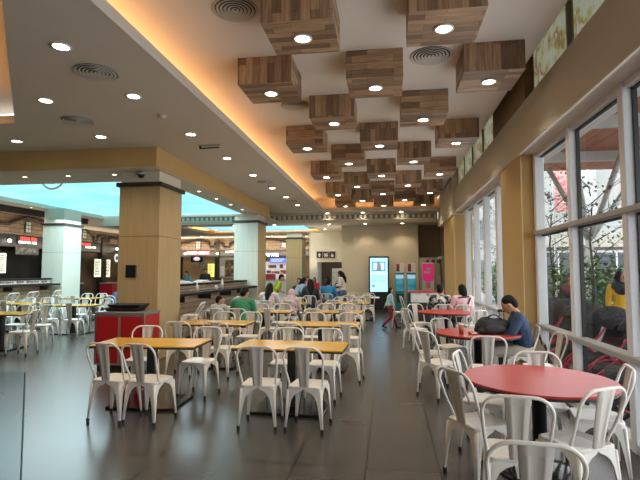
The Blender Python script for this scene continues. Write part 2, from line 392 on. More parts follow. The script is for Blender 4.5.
wallbox('wall_far', -14.2, -3.7, 26.6, 26.8, 0, ZB, M['shopwarm'])
wallbox('wall_left', -14.3, -14.1, -4.2, 27, 0, 4.4, M['shopdark'])
wallbox('wall_rear', -14.2, 2.3, -4.3, -4.2, 0, 4.75, M['cream'])
# right wall: piers, window beam, clerestory
wallbox('wall_right', 1.98, 2.22, 7.42, 8.7, 0, 3.4, M['gold'])
wallbox('wall_right', 1.92, 2.45, 14.4, 16.9, 0, 3.28, M['gold'])
wallbox('wall_right', 2.1, 2.45, 16.9, 20.3, 0, ZL, mat('tan_plaster', (.38, .27, .15), .8))
struct('trim_7', MB().box(1.95, 2.5, -4.2, 14.4, 3.38, 4.05), M['beam'])
struct('trim_8', MB().box(1.88, 2.5, 14.4, 18.42, 3.28, 4.75), M['cream'])
struct('trim_9', MB().box(1.955, 2.5, -4.2, 14.4, 3.366, 3.379), M['ceil_w'])
wallbox('wall_right', 2.12, 2.4, -4.2, 14.4, 4.05, 4.75, M['beam'])
struct('trim_10', MB().box(2.0, 2.12, 7.15, 9.3, 4.05, 4.75), mat('umber_plaster', (.27, .19, .10), .8))
struct('ceiling', MB().box(1.74, 2.45, -4.2, 18.5, 4.75, 4.85), M['ceil'])
struct('baseboard_back', MB().box(-1.9, 1.2, 19.46, 19.5, 0, .1), M['dark'])

# windows: mullions, rails, panes
def window(n, y0, y1, mull, head, rails=(.825, 2.175), hw=.05):
    w = thing('window_%d' % n, 'x', 'window'); del w['label']; del w['category']; w['kind'] = 'structure'
    fr = MB()
    for y in mull: fr.box(XW-.10, XW+.03, y-hw, y+hw, 0, head, .008)
    fr.box(XW-.08, XW+.08, y0, y1, head-.06, head); fr.box(XW-.08, XW+.08, y0, y1, 0, .08)
    part('window_frame', fr, M['alu'], w)
    rl = MB()
    for z in rails: rl.box(XW-.12, XW+.03, y0, y1, z-.03, z+.03, .008)
    part('rail', rl, M['alu_grey'], w)
    gk = MB()
    for a, bb in zip(mull[:-1], mull[1:]):
        for z0, z1 in (((.08, .795), (.855, 2.145), (2.205, head-.06)) if len(rails) > 1 else ((.08, .795), (.855, head-.06))):
            for s_ in ((a+.055, a+.075), (bb-.075, bb-.055)): gk.box(XW-.02, XW+.02, s_[0], s_[1], z0, z1)
            gk.box(XW-.02, XW+.02, a+.055, bb-.055, z1-.02, z1)
        part('pane', MB().add([(XW, a+.055, .08), (XW, bb-.055, .08), (XW, bb-.055, head-.06), (XW, a+.055, head-.06)], [(0, 1, 2, 3)]), M['glass'], w)
    part('gasket', gk, M['black'], w)
    return w
window(1, -4.0, 7.42, [7.36, 6.03, 4.70, 3.37, 2.04, .71, -.62, -1.95, -3.3], 3.37)
window(2, 8.7, 14.4, [8.75, 9.9, 11.15, 12.4, 13.75], 3.37, (.825,), .08)

# columns
def column(x0, x1, y0, y1, label, front=None, z0cap=3.2, ztop=None):
    t = thing('column', label, 'column', ((x0+x1)/2, (y0+y1)/2, 0))
    X, Y = (x1-x0)/2, (y1-y0)/2
    m = M['column'] if front != 'all' else M['column_skylit']
    s1 = MB().box(-X, X, -Y, Y, 0, 2.262).box(-X, X, -Y, Y, 2.27, z0cap)
    part('panel', s1, m, t)
    part('reveal', MB().box(-X+.01, X-.01, -Y+.01, Y-.01, .0, z0cap), M['dark'], t)
    if front == 'front':
        part('skylit_front', MB().box(-X, X, -Y-.012, -Y, 0, 2.262).box(-X, X, -Y-.012, -Y, 2.27, z0cap), M['column_skylit'], t)  # added sheet carrying the painted skylight on the front face
    part('capital_band', MB().box(-X-.05, X+.05, -Y-.05, Y+.05, z0cap, z0cap+.075), M['dark'], t)
    part('neck', MB().box(-X+.02, X-.02, -Y+.02, Y-.02, z0cap+.075, ztop or ZB-.012), M['cream'], t)
    return t
c1 = column(-5.0, -4.2, 8.25, 9.2, 'thick wood-clad square column behind the red cabinet')
column(-5.0, -4.2, 15.0, 16.0, 'square column with skylit front face at the end of the bar', 'front')
column(-5.0, -4.2, 23.0, 24.0, 'tan square column farthest back, right of the blue shop sign')
column(-11.9, -11.1, 14.95, 15.9, 'pale square column standing in the left seating area before the shops', 'all', 3.2, 3.8)
o = part('access_plate', MB().box(-4.83, -4.62, 8.225, 8.25, 1.5, 1.73, .004), M['blackgloss']); tag(o, 'small black square plate on the nearest column', 'plate')
cc = thing('dome_camera', 'black dome security camera under the capital of the nearest column', 'camera', (-4.55, 8.2, 3.36))
part('mount', MB().lathe([(.07, .05), (.075, .08), (.06, .1)], 0, 0, 16).box(-.04, .04, 0, .075, .05, .1), M['alu_grey'], cc)
part('dome', MB().ball((0, 0, .05), (.06, .06, .06), 14, 8), M['blackgloss'], cc)

# ------------------------------------------------------------------ ceiling fittings
def wood_box_mesh(alt):
    mb = MB(); s = .35; z0, z1 = 0, .35
    def quad(vs, uv): mb.add(vs, [(0, 1, 2, 3)], False, [uv])
    def U(a, b): return [(0, 0), (a, 0), (a, b), (0, b)]
    def V(a, b): return [(0, 0), (0, a), (b, a), (b, 0)]
    quad([(-s, -s, z0), (s, -s, z0), (s, -s, z1), (-s, -s, z1)], (U if alt else V)(.7, .35))
    quad([(s, s, z0), (-s, s, z0), (-s, s, z1), (s, s, z1)], (U if alt else V)(.7, .35))
    quad([(s, -s, z0), (s, s, z0), (s, s, z1), (s, -s, z1)], (V if alt else U)(.7, .35))
    quad([(-s, s, z0), (-s, -s, z0), (-s, -s, z1), (-s, s, z1)], (V if alt else U)(.7, .35))
    quad([(-s, s, z0), (s, s, z0), (s, -s, z0), (-s, -s, z0)], U(.7, .7))
    quad([(-s, -s, z1), (s, -s, z1), (s, s, z1), (-s, s, z1)], U(.7, .7))
    return mb.mesh('cladding', M['planks'])
boxmesh = [wood_box_mesh(False), wood_box_mesh(True)]
rim_me = MB().lathe([(.078, 0), (.098, 0), (.10, -.012), (.076, -.012)], 0, 0, 24, caps=False).mesh('rim', M['lamprim'])
lens_me = MB().lathe([(.0, -.006), (.078, -.006), (.078, .0)], 0, 0, 24).mesh('lamp', M['lamp'])
lens_s = MB().lathe([(.0, -.006), (.04, -.006), (.04, .0)], 0, 0, 16).mesh('lamp', M['lamp_s'])
rim_s = MB().lathe([(.04, 0), (.055, 0), (.056, -.01), (.038, -.01)], 0, 0, 16, caps=False).mesh('rim', M['lamprim'])
ORD = ['nearest', 'second', 'third', 'fourth', 'fifth', 'sixth', 'seventh', 'eighth', 'ninth', 'tenth', 'eleventh']
rows = [4.3, 5.73, 7.15, 8.63, 10.05, 11.5, 12.95, 14.35, 15.72, 16.98]
k = 0
def spot(x, y, z, power, size=2.1, col=(1, .86, .66), r=.06, blend=.6):
    L = bpy.data.lights.new('downlight_beam', 'SPOT'); L.energy = power; L.color = col; L.spot_size = size; L.spot_blend = blend; L.shadow_soft_size = r
    o = bpy.data.objects.new('downlight_beam', L); COL.objects.link(o); o.location = (x, y, z); return o
for i, y in enumerate(rows):
    xs = [-.85, .55] if i % 2 == 0 else [-1.54, -.15, 1.27]
    if i % 2 == 0: xs = [-.85, .56]
    for j, x in enumerate(xs):
        nm = (['left', 'right'] if len(xs) == 2 else ['left', 'middle', 'right'])[j]
        t = thing('ceiling_box', 'wood-plank ceiling box, %s one of the %s row, round light beneath' % (nm, ORD[i] if i < len(rows)-1 else 'farthest'), 'ceiling box', (x, y+.35, 4.0), 0, 'wood ceiling boxes hung in staggered rows')
        link('cladding', boxmesh[(k*7+j) % 3 % 2], t); d = link('downlight', rim_me, t); link('lamp', lens_me, d); k += 1
        spot(x, y+.35, 3.97, 28)
dl = [(-3.2, 4.17), (-3.2, 5.53), (-3.17, 7.24), (-3.14, 8.91), (-3.1, 10.6), (-3.08, 12.36), (-3.04, 13.94), (-3.03, 15.7)]
def downlight(x, y, z, label, small=False, power=0, group=None):
    t = thing('downlight', label, 'ceiling light', (x, y, z), 0, group)
    link('rim', rim_s if small else rim_me, t); link('lamp', lens_s if small else lens_me, t)
    if power: spot(x, y, z-.03, power)
for i, (x, y) in enumerate(dl):
    downlight(x, y, ZL, 'round recessed downlight, %s in the long row beside the lit cove' % ORD[i], power=40, group='downlights beside the cove')
for (x, y), s in zip([(-4.42, 5.51), (-4.71, 7.17), (-6.3, 7.21)], ['between the two round air vents on the left ceiling', 'just above the ochre bulkhead, right of the lower vent', 'just above the ochre bulkhead at far left']):
    downlight(x, y, ZL, 'round recessed downlight '+s, power=40, group='downlights on the left ceiling')
for (x, y), s in zip([(-7.13, 8.4), (-6.21, 8.43), (-5.24, 8.44)], ['leftmost', 'middle', 'rightmost']):
    downlight(x, y, ZB-.012, 'tiny warm spot, %s of three under the front ochre bulkhead' % s, True, 15, 'spots under the bulkhead')
for i, y in enumerate([10.52, 11.66, 12.77, 13.86]):
    downlight(-4.38, y, ZB-.012, 'tiny warm spot, %s in the row under the side bulkhead' % ORD[i], True, 15, 'spots under the bulkhead')
for (x, y), s in zip([(-12.1, 12.6), (-12.1, 14.6)], ['above the left bar, near end', 'just left of the pale column top']):
    downlight(x, y, 3.8, 'small downlight '+s, True, 15)
for (x, y, z), s in zip([(-2.3, 18.05, ZL), (-.95, 18.03, ZL), (.5, 18.03, ZL), (-2.35, 18.9, ZB), (-.9, 18.9, ZB), (.55, 18.9, ZB), (-4.6, 18.85, ZB), (-6.3, 18.9, ZB), (-2.8, 21.0, ZB), (-6.2, 24.9, ZB), (-8.2, 25.2, ZB), (-10, 24.5, ZB)],
        ['left one before the toothed cornice', 'middle one before the toothed cornice', 'right one before the toothed cornice', 'behind the cornice above the corridor corner', 'behind the cornice above the screen', 'behind the cornice above the charging towers', 'behind the cornice near the second column', 'behind the cornice above the bar', 'in front of the restroom sign', 'before the blue-lit shop', 'before the middle food stall', 'before the left end of the far stalls']):
    downlight(x, y, z, 'round ceiling downlight '+s, power=6 if y < 18.2 else 30)
# diffusers and small ceiling fittings
def diffuser(x, y, z, r, label):
    t = thing('air_diffuser', label, 'air vent', (x, y, z), 0, 'round ceiling air vents')
    part('back_plate', MB().lathe([(0, -.003), (r*.97, -.003), (r*.97, 0)], 0, 0, 32), M['diff_d'], t)
    for i in range(6):
        rr = r*(1-i*.165); part('vane', MB().lathe([(rr-.028, -.006), (rr-.004, -.018), (rr, -.012), (rr-.02, -.003)], 0, 0, 32, caps=False), M['diff'], t)
diffuser(-1.56, 4.62, ZU, .24, 'large round air vent beside the nearest wooden box, cut by the top frame')
diffuser(.56, 6.0, ZU, .26, 'round air vent between two wooden boxes, right of centre')
diffuser(-1.5, 7.52, ZU, .24, 'round air vent half hidden behind the second-row left box')
diffuser(-3.22, 4.8, ZL, .24, 'round air vent nearest the top left of the low ceiling')
diffuser(-4.57, 6.36, ZL, .24, 'round air vent above the ochre bulkhead at left')
diffuser(-3.05, 11.5, ZL, .2, 'small round vent in the downlight row above the bar')
diffuser(-3.05, 14.8, ZL, .2, 'smallest round vent in the downlight row near the cornice')
t = thing('fan_bracket', 'slim dark projector bracket on the low ceiling over the bar', 'ceiling fitting', (-3.12, 7.93, ZL))
part('plate', MB().box(-.2, .2, -.03, .03, -.02, 0, .005), M['alu_grey'], t); part('arm', MB().tube([(-.17, 0, -.02), (-.17, 0, -.07)], .02).tube([(-.17, 0, -.06), (.18, 0, -.05)], .012), M['black'], t)
for (x, y), s in zip([(-3.2, 6.3), (-3.05, 12.0)], ['between the first and second row lights', 'far along the row of lights']):
    t = thing('smoke_detector', 'small grey ceiling detector '+s, 'detector', (x, y, ZL)); part('body', MB().lathe([(.0, -.03), (.04, -.03), (.06, -.01), (.06, 0)], 0, 0, 20), M['diff'], t)

# ------------------------------------------------------------------ CHAIRS (pressed steel cafe chair, faces +Y)
def bridge(mb, A, B, closed=True, smooth=True):
    n = len(A); o = len(mb.v); mb.v += [tuple(p) for p in A]+[tuple(p) for p in B]
    for i in range(n if closed else n-1):
        mb.f.append([o+i, o+(i+1) % n, o+n+(i+1) % n, o+n+i]); mb.sm.append(smooth)
def chair_parts(H=.45, seat=.18, foot=.205, back=True, hb=.85):
    P_ = {}
    s = MB(); n = 40
    def ring(k, z, rad=.05):
        return [(x, y, z) for x, y in rrect(-k, k, -k, k, rad, 6)]
    rings = [ring(seat-.012, H-.03), ring(seat, H-.022), ring(seat, H-.006), ring(seat-.01, H+.001), ring(seat-.03, H-.004), ring(seat-.08, H-.012, .04)]
    nn = len(rings[0])
    for a, b_ in zip(rings[:-1], rings[1:]): bridge(s, a, b_)
    s.add(rings[-1], [list(range(nn))], True)
    s.add(rings[0], [list(range(nn))[::-1]])
    P_['seat'] = s.mesh('seat', M['white_metal'])
    legs = []; feet = []
    for sx in (-1, 1):
        for sy in (-1, 1):
            m = MB(); T = .008
            lv = [(1.0, seat*.985), (.955, seat*.84), (.91, seat*.60), (.84, .075), (.72, .052), (.5, .038), (.25, .027), (.07, .021)]
            prev = None
            for fz, arm in lv:
                z = (H-.025)*fz; q = seat-.004+(foot-seat+.004)*(1-fz)**.9; c_ = min(.03, arm*.5)
                outer = [(q-arm, q, z), (q-c_, q, z), (q-c_*.3, q-c_*.3, z), (q, q-c_, z), (q, q-arm, z)]
                inner = [(q-T, q-arm, z), (q-T, q-c_-.001, z), (q-c_*.3-T, q-c_*.3-T, z), (q-c_-.001, q-T, z), (q-arm, q-T, z)]
                rg = [(sx*x, sy*y, zz) for x, y, zz in outer+inner]
                if sx*sy < 0: rg = rg[::-1]
                if prev: bridge(m, rg, prev, True, False)
                prev = rg
            m.add(prev, [list(range(10))[::-1]])
            # rolled spine of the leg
            m.tube([(sx*(seat-.012), sy*(seat-.012), H-.04), (sx*(foot-.012), sy*(foot-.012), .03)], [.016, .012], 8)
            legs.append(m.mesh('leg', M['white_metal']))
            feet.append(MB().lathe([(.013, 0), (.016, .004), (.018, .035), (.012, .045)], sx*(foot-.012), sy*(foot-.012), 10).mesh('rubber_foot', M['rubber']))
    P_['legs'] = legs; P_['feet'] = feet
    if back:
        # hoop: rises from the seat sides, widens upward, rounded shoulders
        hr = 1. if hb < .9 else .75; pts = []; y0, y1 = -.10, -.255; w0, w1 = seat-.004, .208
        def yy(z): return y0+(y1-y0)*((z-H)/(hb-H))**.8
        side = [(w0-.004, H-.03), (w0, H+.02), (w0+(w1-w0)*.6, H+(hb-H)*.36), (w1, hb-.112*hr)]
        sh = [(w1-.112*hr+.112*hr*math.cos(a), hb-.112*hr+.112*hr*math.sin(a)) for a in [math.radians(d) for d in (12, 25, 38, 51, 64, 77, 90)]]
        right = side+sh
        for x, z in right: pts.append((x, yy(max(z, H)), z))
        for x, z in right[::-1]: pts.append((-x, yy(max(z, H)), z))
        P_['back_frame'] = MB().tube(pts, .0115, 8).mesh('back_frame', M['white_metal'])
        # splat: tapered pressed plate with embossed border
        b = MB(); rows_ = 8; A = []
        zb, zt = H-.005, hb-.004; ysb, yst = -seat+.006, yy(hb)
        def sp(u, v, off=0):
            w = .048+(.078-.048)*v; z = zb+(zt-zb)*v; y = ysb+(yst-ysb)*v**1.15
            return (u*w, y+off, z)
        prof = [(-1, 0), (-.93, .008), (-.62, .008), (-.52, .014), (-.42, .008), (.42, .008), (.52, .014), (.62, .008), (.93, .008), (1, 0)]
        for side_ in (1, -1):
            G = []
            for i in range(rows_+1):
                v = i/rows_; e = 1 if .12 < v < .9 else .0
                G.append([sp(u, v, -(o_ if abs(o_) < .01 else (.008+.006*e))*1.0+(.004 if side_ > 0 else -.0)) for u, o_ in prof])
            for a_, b_ in zip(G[:-1], G[1:]): bridge(b, a_[::side_], b_[::side_], False, True)
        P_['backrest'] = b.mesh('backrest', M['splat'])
    return P_
CH = chair_parts(); ST = chair_parts(H=.74, seat=.155, foot=.22, hb=.98)
def make_seat(P_, name, label, cat, loc, rz, group, feet=True):
    t = thing(name, label, cat, loc, rz, group)
    link('seat', P_['seat'], t)
    for a, b_ in zip(P_['legs'], P_['feet']):
        g = link('leg', a, t)
        if feet: link('rubber_foot', b_, g)
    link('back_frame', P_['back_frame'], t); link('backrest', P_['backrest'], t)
    return t
proto = {}
def chair(x, y, deg, label, group):
    far = y > 9.3
    if far not in proto:
        proto[far] = make_seat(CH, 'cafe_chair', label, 'chair', (x, y, 0), math.radians(deg), group, not far); return proto[far]
    return dup(proto[far], (x, y, 0), math.radians(deg), label, group)

# ------------------------------------------------------------------ TABLES
def yellow_table_parts():
    p = {}
    p['tabletop'] = MB().box(-.64, .64, -.335, .335, .728, .745, .003).mesh('tabletop', M['yellow'])
    p['edge'] = MB().box(-.642, .642, -.337, .337, .708, .728, .002).mesh('edge_band', M['black'])
    p['post'] = MB().box(-.05, .05, -.05, .05, .03, .708, .004).box(-.3, .3, -.04, .04, .68, .708).mesh('post', M['black'])
    p['base'] = MB().box(-.42, .42, -.32, .32, 0, .035, .008).mesh('base_plate', M['blackgloss'])
    return p
YT = yellow_table_parts()
def yellow_table(x, y, rz, label, group):
    t = thing('dining_table', label, 'table', (x, y, 0), rz, group)
    for n, k in (('tabletop', 'tabletop'), ('edge_band', 'edge'), ('post', 'post'), ('base_plate', 'base')): link(n, YT[k], t)
    return t
GY_, GL_ = 'yellow-topped tables', 'chairs round the yellow tables'
R_ = random.Random(3)
def set4(x, y, rz, label, tl, near=((-.30, 0), (.28, 0)), farc=((-.27, 180), (.27, 180)), dn=.60, df=.50, sides='nf', jit=.02):
    yellow_table(x, y, math.radians(rz), label, GY_)
    for (dx, a), w in zip(near, ('left', 'right')):
        if 'n' in sides: chair(x+dx+R_.uniform(-jit, jit), y-dn+R_.uniform(-jit, jit), a+rz, 'white metal chair, near %s seat at %s' % (w, tl), GL_)
    for (dx, a), w in zip(farc, ('left', 'right')):
        if 'f' in sides: chair(x+dx+R_.uniform(-jit, jit), y+df+R_.uniform(-jit, jit), a+rz, 'white metal chair, far %s seat at %s' % (w, tl), GL_)
set4(-1.14, 5.62, -2, 'yellow-topped table nearest the camera in the middle of the hall', 'the nearest middle yellow table', ((-.21, 4), (.30, -4)), ((-.20, 184), (.30, 176)), .62, .50, jit=0)
set4(-2.90, 5.60, 3, 'yellow-topped table in front of the red cabinet', 'the yellow table before the red cabinet', ((-.10, -8), (.31, -12)), ((-.40, 186), (.42, 170)), .62, .46, jit=0)
set4(-1.12, 7.95, -1, 'second yellow-topped table along the middle aisle', 'the second aisle yellow table', ((-.36, 4), (.52, -4)), ((-.25, 180), (.40, 180)), .80, .55)
set4(-2.97, 7.92, 1, 'yellow-topped table with white glare behind the red-cabinet table', 'the glaring yellow table behind the front pair', ((-.22, 2), (.38, -4)), ((-.10, 180), (.42, 180)), .76, .50)
set4(-1.2, 10.4, 0, 'third yellow-topped table along the middle aisle', 'the third aisle yellow table')
set4(-2.75, 10.3, 0, 'pale glaring table beside the man in green', 'the table of the man in green', ((-.36, 0), (.3, 0)), sides='nf')
set4(-1.15, 13.35, 0, 'fourth yellow-topped table along the middle aisle', 'the fourth aisle yellow table')
set4(-2.85, 12.9, 0, 'yellow-topped table behind the person in the pink shawl', 'the table behind the pink shawl', sides='nf')
set4(-.95, 16.0, 0, 'fifth and farthest yellow-topped table along the middle aisle', 'the farthest aisle yellow table')
set4(-2.75, 15.6, 0, 'yellow-topped table where the crowd sits at the back', 'the table of the crowd at the back', sides='nf')
set4(-8.05, 9.0, 2, 'yellow-topped table cut off by the left frame edge', 'the left table cut by the frame', ((.0, -14), (.95, 96)), ((-.1, 178), (.5, 196)), .55, .55)
set4(-8.15, 11.45, -2, 'yellow-topped table left of the red cabinet under the sky panel', 'the yellow table left of the red cabinet', ((-.15, -30), (.52, 12)), ((-.2, 180), (.45, 175)), .72, .5)
set4(-10.0, 14.4, 0, 'small far yellow table in front of the pale left column', 'the yellow table before the pale column', sides='nf', dn=.55)
set4(-10.0, 11.75, 0, 'yellow table at far left beside the left bar', 'the far left table beside the bar', sides='nf')
set4(-8.3, 14.6, 0, 'farthest yellow table of the left seating', 'the farthest left yellow table', sides='nf')

def round_table(x, y, r, label):
    t = thing('round_table', label, 'table', (x, y, 0), 0, 'round red tables by the windows')
    part('tabletop', MB().lathe([(0, .726), (r-.003, .726), (r, .729), (r, .743), (r-.003, .746), (0, .746)], 0, 0, 64, False), M['red'], t)
    part('edge_band', MB().lathe([(0, .706), (r-.004, .706), (r+.0015, .712), (r+.0015, .727), (0, .727)], 0, 0, 64, False), M['black'], t)
    part('post', MB().lathe([(.055, .02), (.055, .68), (.2, .69), (.2, .706)], 0, 0, 20), M['black'], t)
    part('base_plate', MB().lathe([(0, 0), (.33, 0), (.335, .012), (.3, .025), (.06, .035), (.0, .035)], 0, 0, 40), M['blackgloss'], t)
round_table(1.2, 4.15, .58, 'round red table nearest the camera beside the tall window')
round_table(1.25, 7.1, .58, 'round red table where the man in navy sits with his bag')
round_table(1.2, 10.6, .58, 'farthest round red table beside the far windows')
GR = 'chairs round the red tables'
for x, y, a, s in [
        (.70, 3.98, -60, 'white metal chair angled at the left of the nearest red table'),
        (.81, 3.36, -8, 'white metal chair showing its back, near side of the nearest red table'),
        (.67, 2.54, -6, 'white metal chair closest to the camera, cropped by the bottom edge'),
        (1.28, 3.62, 30, 'white metal chair at the near right of the nearest red table'),
        (1.66, 4.24, 78, 'white metal chair with shaded back against the window, right of the nearest red table'),
        (.87, 4.64, -110, 'white metal chair at the far left of the nearest red table'),
        (1.36, 4.57, 176, 'white metal chair tucked in at the far side of the nearest red table'),
        (1.17, 6.13, -4, 'white metal chair on the near side of the man\'s red table'),
        (.63, 6.42, -52, 'white metal chair angled at the left of the man\'s red table, beside the aisle'),
        (.62, 7.16, -92, 'white metal chair at the far left of the man\'s red table'),
        (.95, 7.78, -150, 'white metal chair on the far side of the man\'s red table'),
        (1.80, 7.08, 84, 'white metal chair the man in navy sits on'),
        (1.86, 6.30, 96, 'white metal chair standing alone against the tall window'),
        (.55, 10.02, -60, 'white metal chair angled at the near left of the farthest red table'),
        (.72, 11.15, -150, 'white metal chair at the far left of the farthest red table'),
        (1.62, 9.88, 32, 'white metal chair with grey back, near right of the farthest red table'),
        (1.78, 10.75, 95, 'white metal chair between the farthest red table and the window'),
        (1.22, 11.55, 6, 'white metal chair under the boy in the patterned shirt'),
        (1.72, 11.45, -4, 'white metal chair under the girl in pink'),
        (-3.56, 9.70, 0, 'white metal chair under the small child left of the man in green'),
        (-2.05, 16.28, -6, 'white metal chair under the person in the blue jacket'),
        (.28, 14.0, -90, 'white metal chair alone in the aisle behind the walking child'),
        (.60, 14.8, -80, 'white metal chair behind the dark promotion counter')]:
    chair(x, y, a, s, GR)
# ------------------------------------------------------------------ BARS, CABINET, SHOPS
def bar_counter(x_back, x_front, x_ledge, y0, y1, yl1, ztop, zl, label, m_front):
    t = thing('bar_counter', label, 'counter', ((x_back+x_ledge)/2, (y0+y1)/2, 0)); cx, cy = t.location.x, t.location.y
    part('body', MB().box(x_back-cx, x_front-cx, y0-cy, y1-cy, 0, ztop-.05), m_front, t)
    part('top_shelf', MB().box(x_back-.06-cx, x_front+.06-cx, y0-cy, y1-cy, ztop-.05, ztop, .006), M['bartop'], t)
    part('ledge', MB().box(x_front-cx, x_ledge-cx, y0-cy, yl1-cy, zl-.06, zl, .006), M['bartop'], t)
    y = y0+.4
    while y < yl1:
        part('bracket', MB().box(x_front-cx, x_ledge-.08-cx, y-cy-.02, y-cy+.02, zl-.2, zl-.06), M['dark'], t); y += 1.5
    part('plinth', MB().box(x_front-cx, x_front+.02-cx, y0-cy, y1-cy, 0, .12), M['black'], t)
    return t
bar_counter(-4.95, -4.60, -4.2, 9.22, 14.97, 14.97, 1.33, 1.15, 'long wood-plank bar counter with dark ledge running between the nearest and second columns', M['woodbar'])
lb = bar_counter(-11.9, -11.5, -11.12, 8.0, 14.9, 14.9, 1.38, 1.2, 'dark bar counter with white printed band at far left', M['woodbar'])
cx, cy = lb.location.x, lb.location.y
wb_ = part('printed_band', MB().box(-11.5-cx, -11.485-cx, 8.0-cy, 14.85-cy, 1.21, 1.325), mat('band_white', (.62, .60, .55), .5), lb, 'white band with dark red script')
sm = MB(); rr = random.Random(5); y = 12.4
while y < 14.6:
    w = rr.uniform(.05, .16); sm.box(-11.484-cx, -11.48-cx, y-cy, y+w-cy, 1.235+rr.uniform(0, .01), 1.285+rr.uniform(0, .02)); y += w+rr.choice([.02, .03, .12])
part('lettering', sm, mat('script_red', (.22, .05, .05), .5), wb_)
GS = 'white bar stools at the counters'
first = None
for (x, y, a), s in zip([(-3.98, 9.25, 98), (-3.98, 10.35, 84), (-3.98, 11.5, 92), (-3.98, 13.9, 88)], ['nearest the first column', 'second from the first column', 'third from the first column', 'beside the second column']):
    if first is None: first = make_seat(ST, 'bar_stool', 'white metal bar stool at the wooden bar, '+s, 'stool', (x, y, 0), math.radians(a), GS, False)
    else: dup(first, (x, y, 0), math.radians(a), 'white metal bar stool at the wooden bar, '+s)
for (x, y, a), s in zip([(-10.95, 12.4, 90), (-10.95, 13.2, 85), (-10.95, 14.25, 95)], ['cut by the frame edge', 'in the middle', 'beside the pale column']):
    dup(first, (x, y, 0), math.radians(a), 'white metal bar stool at the far left bar, '+s)
# small things on the bars
def bottle(x, y, z, m, label, h=.2):
    t = thing('sauce_bottle', label, 'bottle', (x, y, z)); part('body', MB().lathe([(0, 0), (.035, 0), (.037, h*.6), (.015, h*.8), (.015, h*.86), (0, h*.86)], 0, 0, 12), m, t)
    part('cap', MB().lathe([(.016, h*.86), (.017, h), (0, h)], 0, 0, 10), M['white_metal'], t)
bottle(-4.42, 12.3, 1.15, M['white_metal'], 'white bottle standing on the bar ledge, left of the second column', .26)
bottle(-4.42, 10.6, 1.15, M['white_metal'], 'white bottle on the bar ledge nearest the first column', .2)
t = thing('paper_cup', 'white paper cup on the bar ledge beside the white bottle', 'cup', (-4.4, 11.8, 1.15)); part('cup', MB().lathe([(0, 0), (.03, 0), (.04, .1), (.037, .1), (.028, .005), (0, .005)], 0, 0, 16), M['white_metal'], t); part('band', MB().lathe([(.0325, .03), (.0375, .075)], 0, 0, 16), M['woodbar'], t)
for k, (x, y, s) in enumerate([(-4.78, 10.6, 'nearest the first column'), (-4.78, 11.8, 'in the middle of the bar')]):
    t = thing('paper_pile', 'pile of white wrapped trays on the bar top, '+s, 'paper', (x, y, 1.33))
    mb = MB()
    for j in range(5): mb.box(-.14+.01*j, .14-.01*j, -.3+.03*j, .3-.04*j, .012*j, .012*j+.011, .003)
    part('stack', mb, M['white_metal'], t)
# red waste cabinet
t = thing('waste_cabinet', 'red waste cabinet with steel edges in front of the nearest column', 'cabinet', (-4.325, 7.49, 0))
part('carcass', MB().box(-.425, .425, -.25, .26, .1, .9), M['redcab'], t)
part('plinth', MB().box(-.4, .4, -.22, .24, 0, .1), M['dark'], t)
part('worktop', MB().box(-.435, .435, -.275, .27, .9, .955, .006), mat('grey_worktop', (.16, .155, .145), .35), t)
for x0, x1 in ((-.425, .0), (.0, .425)):
    d = part('door', MB().box(x0+.02, x1-.02, -.264, -.25, .13, .885, .003), M['redcab'], t)
    part('door_frame', MB().box(x0, x0+.018, -.262, -.25, .1, .9).box(x1-.018, x1, -.262, -.25, .1, .9).box(x0+.018, x1-.018, -.262, -.25, .885, .9).box(x0+.018, x1-.018, -.262, -.25, .1, .128), M['steel'], d)
for s_ in (.415, -.432): part('corner_trim', MB().box(s_, s_+.017, -.262, -.24, .1, .9), M['steel'], t)
t = thing('serving_tray', 'black tray resting on top of the red cabinet', 'tray', (-4.38, 7.5, .955), 0)
mb = MB(); A = [(x, y, 0) for x, y in rrect(-.26, .26, -.17, .17, .04)]; B = [(x*1.13, y*1.16, .05) for x, y in rrect(-.26, .26, -.17, .17, .04)]
bridge(mb, A, B); mb.add(A, [list(range(len(A)))[::-1]]); C2 = [(x*1.1, y*1.12, .05) for x, y, z in A]; D2 = [(x*.97, y*.97, .01) for x, y, z in A]; bridge(mb, B, C2); bridge(mb, C2, D2); mb.add(D2, [list(range(len(A)))])
part('tray_body', mb, M['black'], t)
part('tray_rim', MB().tube([(x*1.13, y*1.16, .05) for x, y, z in A], .006, 6, True), M['black'], t)
t2 = dup(t, (-4.33, 7.51, 1.012), .03, 'black upper tray stacked on the tray over the red cabinet')

# shops: left wall (x=-13.5) and far wall (y=26)
XL = -13.5
struct('trim_11', MB().box(XL-.3, XL, 8, 26.6, 2.5, 2.95).box(-13.5, -3.72, 26.0, 26.3, 2.42, 2.82), M['black'])
struct('trim_12', MB().box(XL-.3, XL-.02, 8, 26.6, 2.95, 3.8).box(-13.5, -3.72, 26.02, 26.3, 2.82, ZB), M['stone'])
# stepped gable outlines
def gable(pts, wall, w=.085):
    mb = MB()
    for (a, za), (b_, zb) in zip(pts[:-1], pts[1:]):
        if wall == 'L': mb.tube([(XL+.02, a, za), (XL+.02, b_, zb)], w*.75, 4)
        else: mb.tube([(a, 25.98, za), (b_, 25.98, zb)], w*.75, 4)
    return mb
g = gable([(13.2, 3.05), (13.2, 3.35), (13.9, 3.35), (13.9, 3.15), (14.3, 3.15), (14.3, 3.3), (15.2, 3.32), (16.1, 3.66), (17.0, 3.48), (17.6, 3.3), (17.6, 3.05), (18.2, 3.05), (18.2, 3.3), (18.7, 3.3), (19.5, 3.48), (20.2, 3.25), (20.2, 3.0), (20.5, 3.0), (20.5, 3.25), (20.9, 3.25), (20.9, 3.0), (21.4, 3.0), (21.4, 3.25), (22.3, 3.25), (22.3, 3.0), (23, 3.0), (23, 3.3), (25.9, 3.3)], 'L')
struct('trim_13', g, M['dark'])
